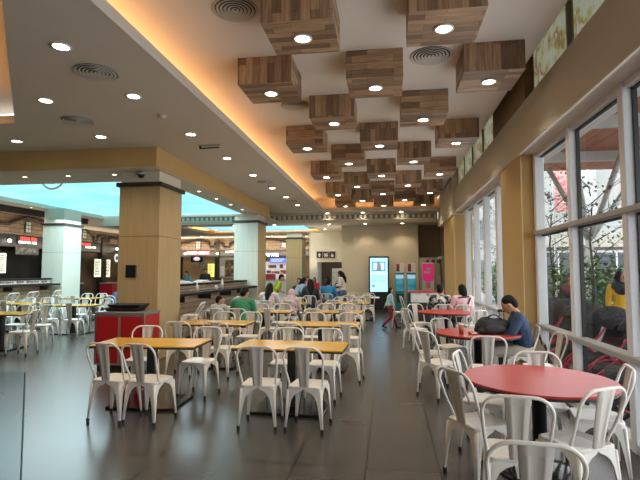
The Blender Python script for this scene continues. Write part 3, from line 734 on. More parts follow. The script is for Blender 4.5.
g = gable([(-13.4, 3.25), (-12.4, 3.25), (-12.4, 3.0), (-11.9, 3.0), (-11.9, 3.2), (-11.44, 3.23), (-10.78, 3.44), (-10.17, 3.22), (-10.1, 2.98), (-9.8, 2.98), (-9.8, 3.2), (-9.3, 3.2), (-9.3, 2.98), (-8.9, 2.98), (-8.9, 3.2), (-7.6, 3.2), (-6.7, 3.4), (-5.9, 3.3), (-4.9, 3.1), (-3.8, 3.1)], 'F')
struct('trim_14', g, M['dark'])
struct('trim_15', MB().box(-12.7, -12.5, 8, 18.3, 3.58, 3.8), M['dark'])
struct('ceiling', MB().box(-12.6, -11.78, 9.15, 18.3, 3.80, 3.88).box(-14.2, -12.6, 7.95, 18.3, 3.70, 3.75), M['ceil'])
def wall_window(loc, rz, label):
    t = thing('arched_window', label, 'window', loc, rz, 'small false windows in the shop frieze')
    o = [(-.16, 0), (.16, 0), (.16, .3)]+arc(0, .3, .16, 10, 170, 8)+[(-.16, .3)]
    part('frame', MB().prism(o, -.03, 0, 'y'), M['dark'], t)
    mb = MB()
    for a in (-.115, .015):
        for z in (.03, .17, .31): mb.box(a, a+.1, -.04, -.03, z, z+.11)
    part('pane', mb, mat('lit_pane', (.45, .48, .44), .4), t)
wall_window((XL, 16.15, 3.05), PI/2, 'small arched false window over the red and white shop sign')
wall_window((XL, 19.5, 3.05), PI/2, 'small false window in the frieze right of the pale column')
wall_window((-10.8, 26.0, 2.88), 0, 'small false window over the far food stall')
wall_window((-5.78, 26.0, 2.92), 0, 'small false window over the rightmost far shop sign')
# signs and boards on the left wall
RED_E = emit('red_sign_glow', (1, .03, .03), 2.2); WH_E = emit('white_sign_glow', (1, .95, .95), 1.6); BL_E = emit('blue_sign_glow', (.10, .16, .8), 1.0); CREAM_E = emit('menu_glow', (.95, .9, .68), .9); YEL_E = emit('yellow_menu_glow', (.9, .85, .2), .9)
t = thing('shop_sign', 'glowing shop sign, red lettering over a white line, far left', 'sign', (XL+.02, 16.2, 2.76), PI/2)
part('backing', MB().box(-.55, .55, -.01, .0, -.16, .16), M['black'], t)
mb = MB(); scribble(mb, -.5, .52, .0, .13, random.Random(2), -.01, 1, .95); part('lettering', mb, RED_E, t, 'glowing red letters')
mb = MB(); scribble(mb, -.5, .52, -.12, -.02, random.Random(4), -.01, 1, .8); part('lettering', mb, WH_E, t, 'glowing white letters')
t = thing('shop_sign', 'glowing red and white shop sign right of the pale column', 'sign', (XL+.02, 19.85, 2.75), PI/2)
part('backing', MB().box(-.6, .6, -.01, .0, -.15, .15), M['black'], t)
mb = MB(); scribble(mb, -.5, .12, .02, .12, random.Random(6), -.01, 1, .9); part('lettering', mb, RED_E, t, 'glowing red letters')
mb = MB(); scribble(mb, -.28, .5, -.1, .0, random.Random(8), -.01, 1, .8); part('lettering', mb, WH_E, t, 'glowing white letters')
def board(name, label, cat, loc, rz, w, h, m, ink=None, rows=6, seed=1, fm=None):
    t = thing(name, label, cat, loc, rz)
    part('frame', MB().box(-w/2-.02, w/2+.02, -.03, 0, -h/2-.02, h/2+.02, .004), fm or M['black'], t)
    part('face', MB().box(-w/2, w/2, -.036, -.03, -h/2, h/2), m, t)
    if ink:
        mb = MB(); text_block(mb, -w*.42, w*.4, -h*.42, h*.42, random.Random(seed), -.036, rows); part('lettering', mb, ink, t)
    return t
INK = mat('print_ink', (.12, .08, .05), .6)
board('menu_board', 'grey picture menu board under the red and white shop sign', 'board', (XL, 16.15, 2.36), PI/2, 1.15, .26, noise_ramp('menu_pictures', [(.35, (.06, .05, .04)), (.6, (.25, .22, .18)), (.8, (.45, .42, .36))], 9, emis=.3), None)
board('menu_board', 'pale menu panel at the left frame edge', 'board', (XL, 15.0, 1.9), PI/2, .3, .7, CREAM_E, INK, 9, 3)
board('menu_board', 'tall lit cream menu panel, left of two beside the black pillar', 'board', (XL, 20.55, 1.76), PI/2, .5, .83, CREAM_E, INK, 10, 5)
board('menu_board', 'tall lit cream menu panel, right of two beside the black pillar', 'board', (XL, 21.38, 1.75), PI/2, .34, .83, CREAM_E, INK, 10, 6)
t = thing('blade_sign', 'round pale projecting sign left of the nearest column', 'sign', (XL+.2, 21.8, 2.26), PI/2)
part('disc', MB().lathe([(0, -.02), (.2, -.02), (.2, .02), (0, .02)], 0, 0, 28, True, Matrix.Rotation(PI/2, 4, 'X')), emit('pale_disc', (.75, .8, .85), .7), t); part('ring', MB().tube([(.21*math.cos(a*PI/14), 0, .21*math.sin(a*PI/14)) for a in range(28)], .016, 6, True), M['steel'], t)
part('emblem', MB().lathe([(0, 0), (.1, 0), (.1, .006), (0, .006)], 0, 0, 20, True, Matrix.Translation((0, -.02, 0)) @ Matrix.Rotation(PI/2, 4, 'X')), mat('emblem_blue', (.2, .3, .45), .5), t)
board('shop_sign', 'small yellow lit sign at the edge of the nearest column', 'sign', (XL+.02, 22.5, 2.78), PI/2, .35, .2, emit('amber_glow', (1, .75, .2), 1.5), INK, 1, 2)
def globe(loc, label):
    t = thing('wall_globe', label, 'lamp', loc); part('globe', MB().ball((0, 0, 0), .065, 14, 10), emit('globe_glow', (1, .95, .85), 5), t); part('bracket', MB().tube([(0, 0, .06), (0, 0, .12)], .015).box(-.05, .05, -.05, .05, .11, .13), M['black'], t)
globe((XL+.1, 15.2, 2.7), 'white globe lamp on the black fascia left of the red sign')
globe((XL+.1, 22.0, 2.72), 'white globe lamp right of the small window above the menu panels')
globe((-11.55, 25.9, 2.62), 'white globe lamp left of the far stall sign'); globe((-9.62, 25.9, 2.6), 'white globe lamp right of the far stall sign')
struct('trim_16', MB().box(XL-.2, XL+.06, 20.85, 21.2, 0, 3.3).box(XL-.2, XL+.05, 17.8, 18.1, 0, 3.0).box(-9.76, -9.54, 25.9, 26.3, 0, 3.3).box(-12.1, -11.85, 25.95, 26.3, 0, 2.9).box(-7.4, -7.1, 25.95, 26.3, 0, 2.9), M['dark'])
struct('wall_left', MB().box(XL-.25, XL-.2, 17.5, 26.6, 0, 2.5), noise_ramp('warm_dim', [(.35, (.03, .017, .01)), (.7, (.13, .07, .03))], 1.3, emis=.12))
def stall_counter(x, y, w, d, h, rz, label, m, top=None):
    t = thing('stall_counter', label, 'counter', (x, y, 0), rz)
    part('front', MB().box(-w/2, w/2, -d/2, d/2, 0, h-.05, .005), m, t); part('worktop', MB().box(-w/2-.03, w/2+.03, -d/2-.04, d/2+.02, h-.05, h, .005), top or M['steel'], t)
    part('kick', MB().box(-w/2+.02, w/2-.02, -d/2-.005, -d/2+.02, 0, .1), M['black'], t)
    return t
stall_counter(-12.6, 15.6, 4.4, .6, 1.15, PI/2, 'dark food stall counter behind the left bar', M['shopdark'])
stall_counter(-12.6, 21.6, 3.4, .6, 1.1, PI/2, 'red food stall counter left of the nearest column', M['redcab'])
stall_counter(-10.7, 25.0, 2.0, .6, 1.15, 0, 'pale far stall counter behind the bar', M['white_metal'])
stall_counter(-8.6, 25.1, 1.6, .6, 1.1, 0, 'grey far stall counter beside the second column', M['steel'])
stall_counter(-6.0, 25.2, 2.2, .7, 1.15, 0, 'white far shop counter under the blue board', M['white_metal'])
t = thing('shop_sign', 'white letters on dark red shop sign at the far stall', 'sign', (-10.8, 25.98, 2.66))
part('backing', MB().box(-.72, .72, -.02, 0, -.11, .11), emit('dark_red_glow', (.35, .03, .04), .6), t)
mb = MB(); scribble(mb, -.66, .64, -.07, .07, random.Random(11), -.02, 1, .9); part('lettering', mb, WH_E, t)
t = thing('wall_television', 'black screen with pale oval picture under the far stall sign', 'television', (-10.85, 25.95, 2.31))
part('casing', MB().box(-.36, .36, -.05, 0, -.19, .19, .008), M['black'], t); part('screen', MB().box(-.33, .33, -.054, -.05, -.16, .16), M['blackgloss'], t)
mx = Matrix.Translation((0, -.056, 0)) @ Matrix.Scale(.55, 4, (0, 0, 1)) @ Matrix.Rotation(PI/2, 4, 'X')
part('picture', MB().lathe([(.0, -.002), (.2, -.002), (.2, .002), (0, .002)], 0, 0, 28, True, mx), emit('oval_glow', (.6, .5, .62), .8), t)
board('menu_board', 'yellow lit menu board at the far stall', 'board', (-9.97, 25.9, 1.66), 0, .38, .74, YEL_E, INK, 8, 7)
board('notice', 'round and square white notices on the warm far stall wall', 'notice', (-10.75, 26.5, 1.9), 0, .3, .3, M['white_metal'], INK, 3, 8)
t = thing('display_panel', 'pale grey shop panel with food pictures left of the second column', 'panel', (-9.05, 25.98, 1.8))
part('panel', MB().box(-.46, .46, -.03, 0, -.55, .58, .004), mat('panel_grey', (.36, .36, .33), .5), t)
part('poster', MB().box(-.12, .4, -.04, -.03, -.5, .45), noise_ramp('poster_dark', [(.4, (.02, .02, .015)), (.6, (.18, .10, .05)), (.68, (.5, .35, .05)), (.8, (.3, .05, .03))], 5, emis=.2), t)
part('menu', MB().box(-.4, -.16, -.04, -.03, -.45, .1), M['white_metal'], t)
mb = MB(); scribble(mb, -.1, .5, .86, .96, random.Random(13), -.02, 1, .8); part('lettering', mb, WH_E, t)
t = thing('shop_sign', 'white lettered shop sign ending in rown, right of the second column', 'sign', (-6.62, 25.98, 2.55))
part('backing', MB().box(-1.2, 1.3, -.02, 0, -.17, .17), M['black'], t)
o = text_mesh('Crown', .40, emit('crown_glow', (.9, .92, 1), 1.1), 'lettering', t, .004, .004); o.rotation_euler = (PI/2, 0, 0); o.location = (-.02, -.03, .0)
board('menu_board', 'blue lit menu board under the white lettered shop sign', 'board', (-6.0, 25.9, 2.22), 0, 1.1, .24, BL_E, emit('pale_blue', (.5, .55, .9), .8), 2, 9)
t = thing('back_shelf', 'white lit back shelf with goods under the blue menu board', 'shelf', (-6.2, 26.4, 1.15))
part('frame', MB().box(-.8, .8, -.02, .1, 0, 1.0).box(-.8, .8, -.3, 0, .28, .31).box(-.8, .8, -.3, 0, .6, .63), emit('shelf_white', (.6, .58, .55), .5), t)
part('goods', MB().box(-.6, -.4, -.28, -.05, .31, .5).box(-.3, .1, -.28, -.05, .31, .46).box(.2, .5, -.28, -.05, .31, .52).box(-.5, -.1, -.28, -.05, .63, .8).box(.15, .3, -.28, -.05, .63, .85), noise_ramp('goods', [(.35, (.1, .1, .1)), (.55, (.5, .1, .08)), (.7, (.6, .6, .6))], 6), t)
t = thing('drinks_cooler', 'red box cooler on the counter under the blue menu board', 'cooler', (-6.3, 25.1, 1.15)); part('body', MB().box(-.25, .25, -.15, .15, 0, .3, .02), M['redcab'], t); part('lid', MB().box(-.26, .26, -.16, .16, .3, .34, .01), M['white_metal'], t)

# restroom corridor sign
t = thing('restroom_sign', 'black hanging sign with arrow and white figure pictograms over the corridor', 'sign', (-2.88, 21.95, 2.36))
for i, xx in enumerate((-.30, 0, .30)):
    f_ = part('plate', MB().box(xx-.135, xx+.135, -.03, 0, -.14, .14, .004), M['black'], t)
    p = MB()
    if i == 0: p.prism([(xx-.08, 0), (xx, .09), (xx+.08, 0), (xx+.03, 0), (xx+.03, -.09), (xx-.03, -.09), (xx-.03, 0)], -.034, -.03, 'y')
    elif i == 1:
        for s_ in (-.055, .055):
            p.lathe([(0, 0), (.02, 0), (.02, .004), (0, .004)], 0, 0, 12, True, Matrix.Translation((xx+s_, -.03, .07)) @ Matrix.Rotation(PI/2, 4, 'X'))
            if s_ < 0: p.box(xx+s_-.025, xx+s_+.025, -.034, -.03, -.02, .045).box(xx+s_-.02, xx+s_-.003, -.034, -.03, -.09, -.02).box(xx+s_+.003, xx+s_+.02, -.034, -.03, -.09, -.02)
            else: p.prism([(xx+s_-.04, -.04), (xx+s_+.04, -.04), (xx+s_+.01, .045), (xx+s_-.01, .045)], -.034, -.03, 'y').box(xx+s_-.018, xx+s_+.018, -.034, -.03, -.09, -.04)
        p.box(xx-.004, xx+.004, -.034, -.03, -.09, .09)
    else:
        p.lathe([(.05, 0), (.065, 0), (.065, .004), (.05, .004)], 0, 0, 16, True, Matrix.Translation((xx, -.03, -.03)) @ Matrix.Rotation(PI/2, 4, 'X')).box(xx-.02, xx+.0, -.034, -.03, -.01, .06).lathe([(0, 0), (.018, 0), (.018, .004), (0, .004)], 0, 0, 12, True, Matrix.Translation((xx-.01, -.03, .085)) @ Matrix.Rotation(PI/2, 4, 'X'))
    part('pictogram', p, M['white_metal'], f_)
part('rail', MB().box(-.46, .46, -.02, 0, .14, .16), M['black'], t)
t = thing('notice_stand', 'white notice board on a stand at the corridor mouth', 'board', (-1.96, 18.2, 0))
part('board', MB().box(-.19, .19, -.02, .02, .85, 1.72, .006), M['white_metal'], t); part('post', MB().tube([(0, .03, .02), (0, .03, .9)], .015).box(-.15, .15, -.12, .15, 0, .02), M['steel'], t)
mb = MB(); scribble(mb, -.15, .15, 1.1, 1.6, random.Random(17), -.02, 7, .3); part('lettering', mb, M['steel'], t)

# screen totem, charging towers, promo stand
t = thing('screen_totem', 'tall black totem with bright blue screen against the back wall', 'display', (-.38, 19.1, 0))
part('housing', MB().box(-.4, .4, -.06, .12, .74, 2.2, .02), M['blackgloss'], t); part('pedestal', MB().box(-.36, .36, -.05, .1, .06, .74).box(-.46, .46, -.25, .3, 0, .06, .01), M['black'], t)
scn = part('screen', MB().box(-.345, .345, -.066, -.06, .8, 2.14), emit('screen_blue', (.33, .62, .86), 1.15), t)
part('picture', MB().box(-.26, .26, -.07, -.066, 1.62, 1.99), emit('screen_navy', (.08, .16, .3), .8), scn)
part('picture_inner', MB().box(-.22, .22, -.072, -.07, 1.66, 1.95), emit('screen_pale', (.45, .72, .9), 1), scn)
part('figures', MB().prism([(-.1, 1.66), (.1, 1.66), (.08, 1.85), (.02, 2.02), (-.06, 1.98), (-.07, 1.8)], -.075, -.072, 'y'), emit('screen_fig', (.22, .25, .32), .7), scn)
part('divider', MB().box(-.345, .345, -.07, -.066, 1.5, 1.53), emit('screen_white', (.8, .9, .95), 1), scn)
mb = MB(); scribble(mb, -.29, .29, 1.2, 1.46, random.Random(19), -.066, 4, .35); mb.box(-.27, -.17, -.07, -.066, .98, 1.08); part('text_lines', mb, emit('screen_ink', (.12, .3, .5), .8), scn)
def tower(x, label):
    t = thing('charging_tower', label, 'charging station', (x, 18.6, 0), 0, 'charging towers by the back wall')
    part('cabinet', MB().box(-.17, .17, -.12, .12, .06, 1.56, .01), mat('teal_cabinet', (.02, .17, .18), .4), t); part('base', MB().box(-.22, .22, -.16, .16, 0, .06, .01), M['black'], t)
    s = part('screen', MB().box(-.155, .155, -.126, -.12, .85, 1.5), noise_ramp('tower_screen', [(.4, (.02, .16, .30)), (.6, (.04, .34, .40)), (.75, (.25, .5, .7))], 4, emis=.25), t)
    part('screen_header', MB().box(-.15, .15, -.13, -.126, 1.33, 1.47), emit('tower_head', (.35, .5, .65), .5), s)
    part('slot_panel', MB().box(-.12, .12, -.126, -.12, .42, .74), M['black'], t)
    part('topper', MB().box(-.13, .17, -.02, .02, 1.56, 1.93), M['white_metal'], t); part('topper_picture', MB().box(-.12, .0, -.026, -.02, 1.6, 1.9), noise_ramp('topper_pic', [(.4, (.05, .02, .03)), (.6, (.5, .04, .04)), (.7, (.2, .3, .5))], 8), t)
tower(.42, 'teal charging tower with blue screen, left of two beside the totem'); tower(.86, 'teal charging tower with blue screen, right of two beside the pink stand')
t = thing('banner_stand', 'magenta and white promotional standee behind the counter', 'standee', (1.52, 18.9, 0))
part('panel', MB().box(-.23, .23, -.02, .02, .1, 1.95, .006), M['white_metal'], t)
mg = part('bubble', MB().prism([(-.215, 1.9), (-.215, 1.35)]+arc(0, 1.42, .23, 200, 340, 10)+[(.215, 1.35), (.215, 1.9)], -.028, -.02, 'y'), emit('magenta', (.62, .02, .17), .35), t)
mb = MB(); scribble(mb, -.15, .15, 1.5, 1.78, random.Random(23), -.028, 2, .7); part('lettering', mb, M['white_metal'], mg)
part('badge', MB().box(-.08, .08, -.026, -.02, .95, 1.15), mat('badge_pink', (.7, .25, .3), .5), t); part('foot', MB().box(-.25, .25, -.15, .15, 0, .1, .01), M['black'], t)
t = thing('panel_board', 'cream panel with three dark round emblems behind the magenta standee', 'board', (1.64, 19.35, 0))
part('panel', MB().box(-.42, .38, -.02, .02, .05, 2.15, .005), mat('panel_cream', (.42, .37, .28), .6), t); part('feet', MB().box(-.4, -.3, -.15, .15, 0, .05).box(.3, .4, -.15, .15, 0, .05), M['black'], t)
for xx in (-.1, .12, .33): part('emblem', MB().lathe([(0, 0), (.07, 0), (.07, .006), (0, .006)], 0, 0, 18, True, Matrix.Translation((xx, -.02, 2.0)) @ Matrix.Rotation(PI/2, 4, 'X')), mat('emblem_dark', (.10, .03, .03), .5), t)
part('notice', MB().box(.2, .4, -.026, -.02, 1.1, 1.45), M['splat'], t)
t = thing('wall_camera', 'small grey camera bracket on the back corner pier', 'camera', (2.03, 18.6, 2.1)); part('arm', MB().box(-.1, .1, -.03, .03, .05, .1, .01), M['steel'], t); part('body', MB().box(-.16, .0, -.05, .05, -.04, .06, .015), M['diff'], t)
struct('trim_17', MB().box(2.04, 2.1, 18.0, 18.5, 0, 3.4), mat('dark_frame', (.10, .09, .08), .5)); struct('trim_18', MB().box(2.02, 2.1, 17.6, 17.7, 0, 3.3), M['alu'])
# promo counter in front
t = thing('promo_counter', 'promotion counter with red top edge and black skirt behind the far red table', 'counter', (.98, 13.25, 0))
part('skirt', MB().box(-.42, .5, -.25, .25, 0, .78, .005), mat('black_cloth', (.03, .022, .02), .8), t)
part('counter_box', MB().box(-.38, .46, -.24, .24, .78, 1.05, .005), noise_ramp('printed_white', [(.45, (.68, .66, .62)), (.62, (.62, .6, .55)), (.66, (.5, .2, .15)), (.72, (.2, .16, .14))], 7), t)
part('top', MB().box(-.45, .52, -.28, .28, 1.05, 1.075, .005), M['redcab'], t)

# glass screen near the camera at left
t = thing('glass_screen', 'frameless glass screen standing at the lower left edge of the view', 'screen', (-2.9, 2.5, 0))
part('glass', MB().add([(-.9, 0, .05), (.83, 0, .05), (.83, 0, 1.04), (-.9, 0, 1.04)], [(0, 1, 2, 3)]), M['panel_glass'], t)
part('shoe', MB().box(-.9, .83, -.03, .03, 0, .06, .004), M['steel'], t)
part('edge', MB().box(.828, .834, -.004, .004, .05, 1.04), mat('glass_edge', (.10, .15, .15), .3), t)

# posters above the window beam
def poster(y0, y1, seed, label):
    t = thing('food_poster', label, 'poster', (2.09, (y0+y1)/2, 4.05), 0, 'lit food posters above the windows'); h = (y1-y0)/2
    part('light_box', MB().box(-.02, .03, -h, h, 0, .7, .004), M['alu_grey'], t)
    cs = [[(.34, (.62, .68, .62)), (.48, (.60, .66, .52)), (.55, (.40, .46, .14)), (.61, (.50, .33, .14)), (.68, (.66, .68, .62))], [(.36, (.62, .66, .60)), (.47, (.56, .60, .42)), (.54, (.46, .40, .16)), (.6, (.36, .2, .1)), (.68, (.64, .66, .60))]][seed % 2]
    part('picture', MB().box(-.024, -.02, -h+.03, h-.03, 0.01, .67), noise_ramp('food_picture', cs, 3.5+seed*.3, emis=.22, detail=3), t)
for i, (a, b_, s) in enumerate([(1.6, 2.9, 'nearest the camera, out of the top corner'), (3.05, 4.3, 'second along the beam'), (4.45, 5.5, 'cut by the top right frame corner'), (5.68, 6.95, 'just before the ochre block'), (9.45, 10.5, 'first one beyond the ochre block'), (10.7, 11.8, 'second one beyond the ochre block'), (12.0, 13.1, 'third one beyond the ochre block'), (13.25, 14.3, 'last one at the far end of the beam')]):
    if i > 0: poster(a, b_, i, 'bright food poster above the window beam, '+s)

# things on the man's table
t = thing('drink_cup', 'amber iced drink in a clear cup on the man\'s red table', 'cup', (1.0, 6.92, .746))
part('cup', MB().lathe([(0, 0), (.03, 0), (.04, .12), (.038, .12), (.028, .004), (0, .004)], 0, 0, 18), mat('amber_drink', (.32, .10, .03), .2), t); part('lid', MB().lathe([(.041, .118), (.041, .126), (.03, .14), (0, .142)], 0, 0, 18), mat('clear_lid', (.6, .5, .45), .2), t); part('straw', MB().tube([(0, 0, .13), (.015, .01, .2)], .004, 6), M['white_metal'], t)
t = thing('snack', 'small snack pack beside the iced drink', 'food', (1.13, 6.9, .746)); part('bun', MB().ball((0, 0, .022), (.05, .04, .026)), mat('bun', (.45, .22, .08), .6), t); part('wrapper', MB().ball((.03, 0, .012), (.055, .05, .014)), M['white_metal'], t)


# ------------------------------------------------------------------ PEOPLE
def remesh(mb, vox, m, smooth=2):
    o = link('tmp', mb.mesh('tmp', m))
    r = o.modifiers.new('r', 'REMESH'); r.mode = 'VOXEL'; r.voxel_size = vox; r.use_smooth_shade = True
    if smooth:
        s = o.modifiers.new('s', 'SMOOTH'); s.iterations = smooth; s.factor = .5
    me = bpy.data.meshes.new_from_object(o.evaluated_get(bpy.context.evaluated_depsgraph_get()))
    me.materials.clear(); me.materials.append(m)
    bpy.data.objects.remove(o)
    me.polygons.foreach_set('use_smooth', [True]*len(me.polygons)); return me
_mc = {}
def cm(c, rough=.75):
    k = (tuple(c), rough)
    if k not in _mc: _mc[k] = mat('cloth_%d' % len(_mc), c, rough, var=.12, scale=14)
    return _mc[k]
SKIN = mat('skin', (.42, .22, .13), .5); HAIR = mat('black_hair', (.008, .006, .005), .65, spec=.15); EYE = mat('eye_dark', (.02, .015, .012), .3); LIP = mat('lips', (.30, .10, .08), .5)
def V(*a): return Vector(a)
def skeleton(pose, lean=0., tilt=0.):
    J = {}
    if pose in ('stand', 'walk'):
        J['pel'] = V(0, 0, .93); J['hip'] = [V(s*.09, 0, .90) for s in (-1, 1)]
        if pose == 'walk': J['kn'] = [V(-.09, .14, .50), V(.09, .04, .49)]; J['an'] = [V(-.08, .30, .09), V(.08, -.30, .13)]; J['toe'] = [V(-.09, .46, .05), V(.09, -.17, .035)]
        else: J['kn'] = [V(s*.10, .02, .50) for s in (-1, 1)]; J['an'] = [V(s*.10, 0, .09) for s in (-1, 1)]; J['toe'] = [V(s*.12, .16, .035) for s in (-1, 1)]
    else:
        J['pel'] = V(0, -.04, .56); J['hip'] = [V(s*.10, -.02, .54) for s in (-1, 1)]
        J['kn'] = [V(s*.11, .40, .53) for s in (-1, 1)]; J['an'] = [V(s*.11, .36, .09) for s in (-1, 1)]; J['toe'] = [V(s*.12, .53, .035) for s in (-1, 1)]
    L = math.radians(lean); T = math.radians(tilt); base = J['pel']
    def tr(x, y, z): return base+V(x+z*math.sin(T), y*math.cos(L)+z*math.sin(L), z*math.cos(L)*math.cos(T)-y*math.sin(L))
    J['waist'] = tr(0, 0, .14); J['chest'] = tr(0, 0, .36); J['neck'] = tr(0, -.01, .52); J['sh'] = [tr(-.185, 0, .46), tr(.185, 0, .46)]; J['tr'] = tr
    return J
def person(label, loc, rz, pose='sit', lean=8, tilt=0, head=(0, 0), arms='table', shirt=(.1, .1, .1), pants=(.03, .03, .035), shoes=(.02, .02, .02), hair='short', sleeve=.55, hairc=None, scale=1., vox=.013, face=True, sleeve2=None, shirt_mat=None, veil=None, skirt=None, group=None, cloth_label=None):
    J = skeleton(pose, lean, tilt); tr = J['tr']
    t = thing('person', label, 'person', loc, rz, group); t.scale = (scale,)*3
    A = {'table': [((-.25, .12, .22), (-.12, .36, .20)), ((.25, .12, .22), (.12, .36, .20))], 'down': [((-.23, -.02, .2), (-.24, .03, -.04)), ((.23, -.02, .2), (.24, .03, -.04))], 'hold': [((-.23, .02, .22), (-.10, .26, .24)), ((.23, .02, .22), (.10, .26, .24))], 'chin': [((-.20, .22, .26), (-.06, .22, .47)), ((.25, .12, .22), (.10, .36, .20))], 'bag': [((-.26, .16, .24), (-.16, .40, .27)), ((.26, .16, .24), (.16, .40, .27))], 'swing': [((-.22, -.06, .22), (-.2, -.16, .0)), ((.22, .04, .22), (.2, .16, .04))]}[arms]
    el = [tr(*A[i][0]) for i in (0, 1)]; wr = [tr(*A[i][1]) for i in (0, 1)]
    hy, hp = math.radians(head[0]), math.radians(head[1])
    HM = Matrix.Translation(J['neck']+V(0, .015, .0)) @ Matrix.Rotation(hy, 4, 'Z') @ Matrix.Rotation(-hp, 4, 'X')
    b = MB()
    b.ball(J['pel'], (.155, .11, .12)); b.cap(J['pel'], J['chest'], .115, .125); b.ball(J['chest'], (.165, .11, .15)); b.cap(J['sh'][0]*.75+J['chest']*.25+V(0, 0, .02), J['sh'][1]*.75+J['chest']*.25+V(0, 0, .02), .07)
    b.cap(J['chest'], J['neck'], .075, .052); b.cap(J['neck'], HM @ V(0, .01, .09), .05, .055)
    b.ball((0, 0, 0), (.075, .095, .118), 16, 12, HM @ Matrix.Translation((0, .015, .135))); b.ball((0, 0, 0), (.054, .06, .05), 12, 8, HM @ Matrix.Translation((0, .052, .07)))
    b.cap(HM @ V(0, .107, .135), HM @ V(0, .124, .108), .010, .015)
    for s in (-1, 1): b.ball((0, 0, 0), (.012, .022, .034), 8, 6, HM @ Matrix.Translation((s*.078, .01, .125)))
    for i, s in enumerate((-1, 1)):
        b.cap(J['hip'][i], J['kn'][i], .078, .055); b.cap(J['kn'][i], J['an'][i], .054, .036); b.cap(J['an'][i], J['toe'][i], .04, .03)
        b.cap(J['sh'][i], el[i], .052, .042); b.cap(el[i], wr[i], .042, .028)
        d = (wr[i]-el[i]).normalized(); sd = V(s, 0, 0)-d*d.dot(V(s, 0, 0))
        if sd.length < .2: sd = V(0, 0, 1)-d*d.z
        sd.normalize(); nn = d.cross(sd)*(-s if pose == 'sit' else s)
        palm = wr[i]+d*.05; b.cap(wr[i], palm+d*.02, .026, .030); b.cap(palm-sd*.018, palm+sd*.018, .024)
        for k in range(4):
            o_ = palm+d*.035+sd*(k-1.5)*.021; ln = (.034, .042, .045, .036)[k if s > 0 else 3-k]; m1 = o_+d*ln+nn*.006; b.cap(o_, m1, .0095, .009, 6); b.cap(m1, m1+d*ln*.6+nn*.018, .009, .008, 6)
        th = palm-sd*.026-d*.015; b.cap(th, th-sd*.026+d*.022, .012, .011, 6); b.cap(th-sd*.026+d*.022, th-sd*.03+d*.05+nn*.008, .0105, .009, 6)
    link('body', remesh(b, vox*.7, SKIN, 1), t)
    # shirt
    g = .014; c = MB()
    c.ball(J['pel']+(J['waist']-J['pel'])*.4, (.160+g, .115+g, .12)); c.cap(J['pel'], J['chest'], .122+g, .130+g); c.ball(J['chest'], (.17+g, .115+g, .155)); c.cap(J['sh'][0]*.75+J['chest']*.25+V(0, 0, .02), J['sh'][1]*.75+J['chest']*.25+V(0, 0, .02), .072+g); c.cap(J['chest'], J['chest']+(J['neck']-J['chest'])*.8, .08+g, .06)
    for i in (0, 1):
        c.cap(J['sh'][i], J['sh'][i]+(el[i]-J['sh'][i])*min(1, sleeve*1.8), .060+g, .05+g)
        if sleeve > .6 and not sleeve2: c.cap(el[i], el[i]+(wr[i]-el[i])*.92, .046+g, .033+g)
    sh = link('shirt', remesh(c, vox, shirt_mat or cm(shirt), 3), t)
    if cloth_label: sh['label'] = cloth_label
    if sleeve2:
        for i in (0, 1): link('under_sleeve', remesh(MB().cap(J['sh'][i]+(el[i]-J['sh'][i])*.75, el[i], .048+g, .046+g).cap(el[i], wr[i], .046+g, .034+g), vox, cm(sleeve2), 2), t)
    c = MB(); c.ball(J['pel'], (.165+g, .12+g, .12))
    for i in (0, 1):
        c.cap(J['hip'][i], J['kn'][i], .088+g, .064+g); c.cap(J['kn'][i], J['kn'][i]+(J['an'][i]-J['kn'][i])*.88, .064+g, .048+g)
    if skirt:
        link('leggings', remesh(c, vox, cm(pants), 2), t); k = MB(); z0 = J['kn'][0].z+.05
        k.lathe([(.0, J['pel'].z+.08), (.15, J['pel'].z+.07), (.20, J['pel'].z-.1), (.245, z0), (.0, z0)], 0, 0, 20); link('skirt', remesh(k, vox, cm(skirt), 3), t)
    else: link('trousers', remesh(c, vox, cm(pants), 2), t)
    for i in (0, 1):
        c = MB().cap(J['an'][i]+V(0, -.03, -.045), J['toe'][i], .046, .036); c.cap(J['an'][i]+V(0, -.01, -.01), J['an'][i]+V(0, 0, .02), .048, .046); link('shoe', remesh(c, vox, cm(shoes, .5), 2), t)
    hm = hairc or HAIR
    if veil:
        v = MB(); v.ball((0, 0, 0), (.098, .108, .138), 16, 12, HM @ Matrix.Translation((0, -.022, .145))); v.cap(HM @ V(0, -.02, .05), J['neck'], .085, .10); v.cap(J['neck']+V(0, .02, -.03), J['chest']+V(0, .05, .06), .11, .15); v.cap(J['neck']+V(0, -.05, 0), J['chest']+V(0, -.05, .0), .10, .15)
        v.cap(J['neck'], J['sh'][0]+V(.04, 0, 0), .09, .085); v.cap(J['neck'], J['sh'][1]-V(.04, 0, 0), .09, .085); v.cap(HM @ V(0, .055, .03), HM @ V(0, .06, .0), .055, .07)
        link('headscarf', remesh(v, vox, cm(veil), 3), t)
    else:
        h = MB(); h.ball((0, 0, 0), (.083, .098, .092), 16, 12, HM @ Matrix.Translation((0, -.008, .178))); h.ball((0, 0, 0), (.08, .06, .09), 14, 10, HM @ Matrix.Translation((0, -.055, .13)))
        if hair == 'long':
            h.cap(HM @ V(0, -.06, .12), J['neck']+V(0, -.09, -.05), .085, .09); h.cap(J['neck']+V(0, -.09, -.05), J['chest']+V(0, -.13, -.02), .085, .05)
            for s in (-1, 1): h.cap(HM @ V(s*.07, -.02, .15), J['neck']+V(s*.085, -.03, -.04), .035, .04)
        elif hair == 'bob':
            h.cap(HM @ V(0, -.05, .12), HM @ V(0, -.06, .03), .08, .07)
            for s in (-1, 1): h.cap(HM @ V(s*.068, -.005, .15), HM @ V(s*.07, -.01, .05), .032, .03)
        link('hair', remesh(h, vox, hm, 2), t)
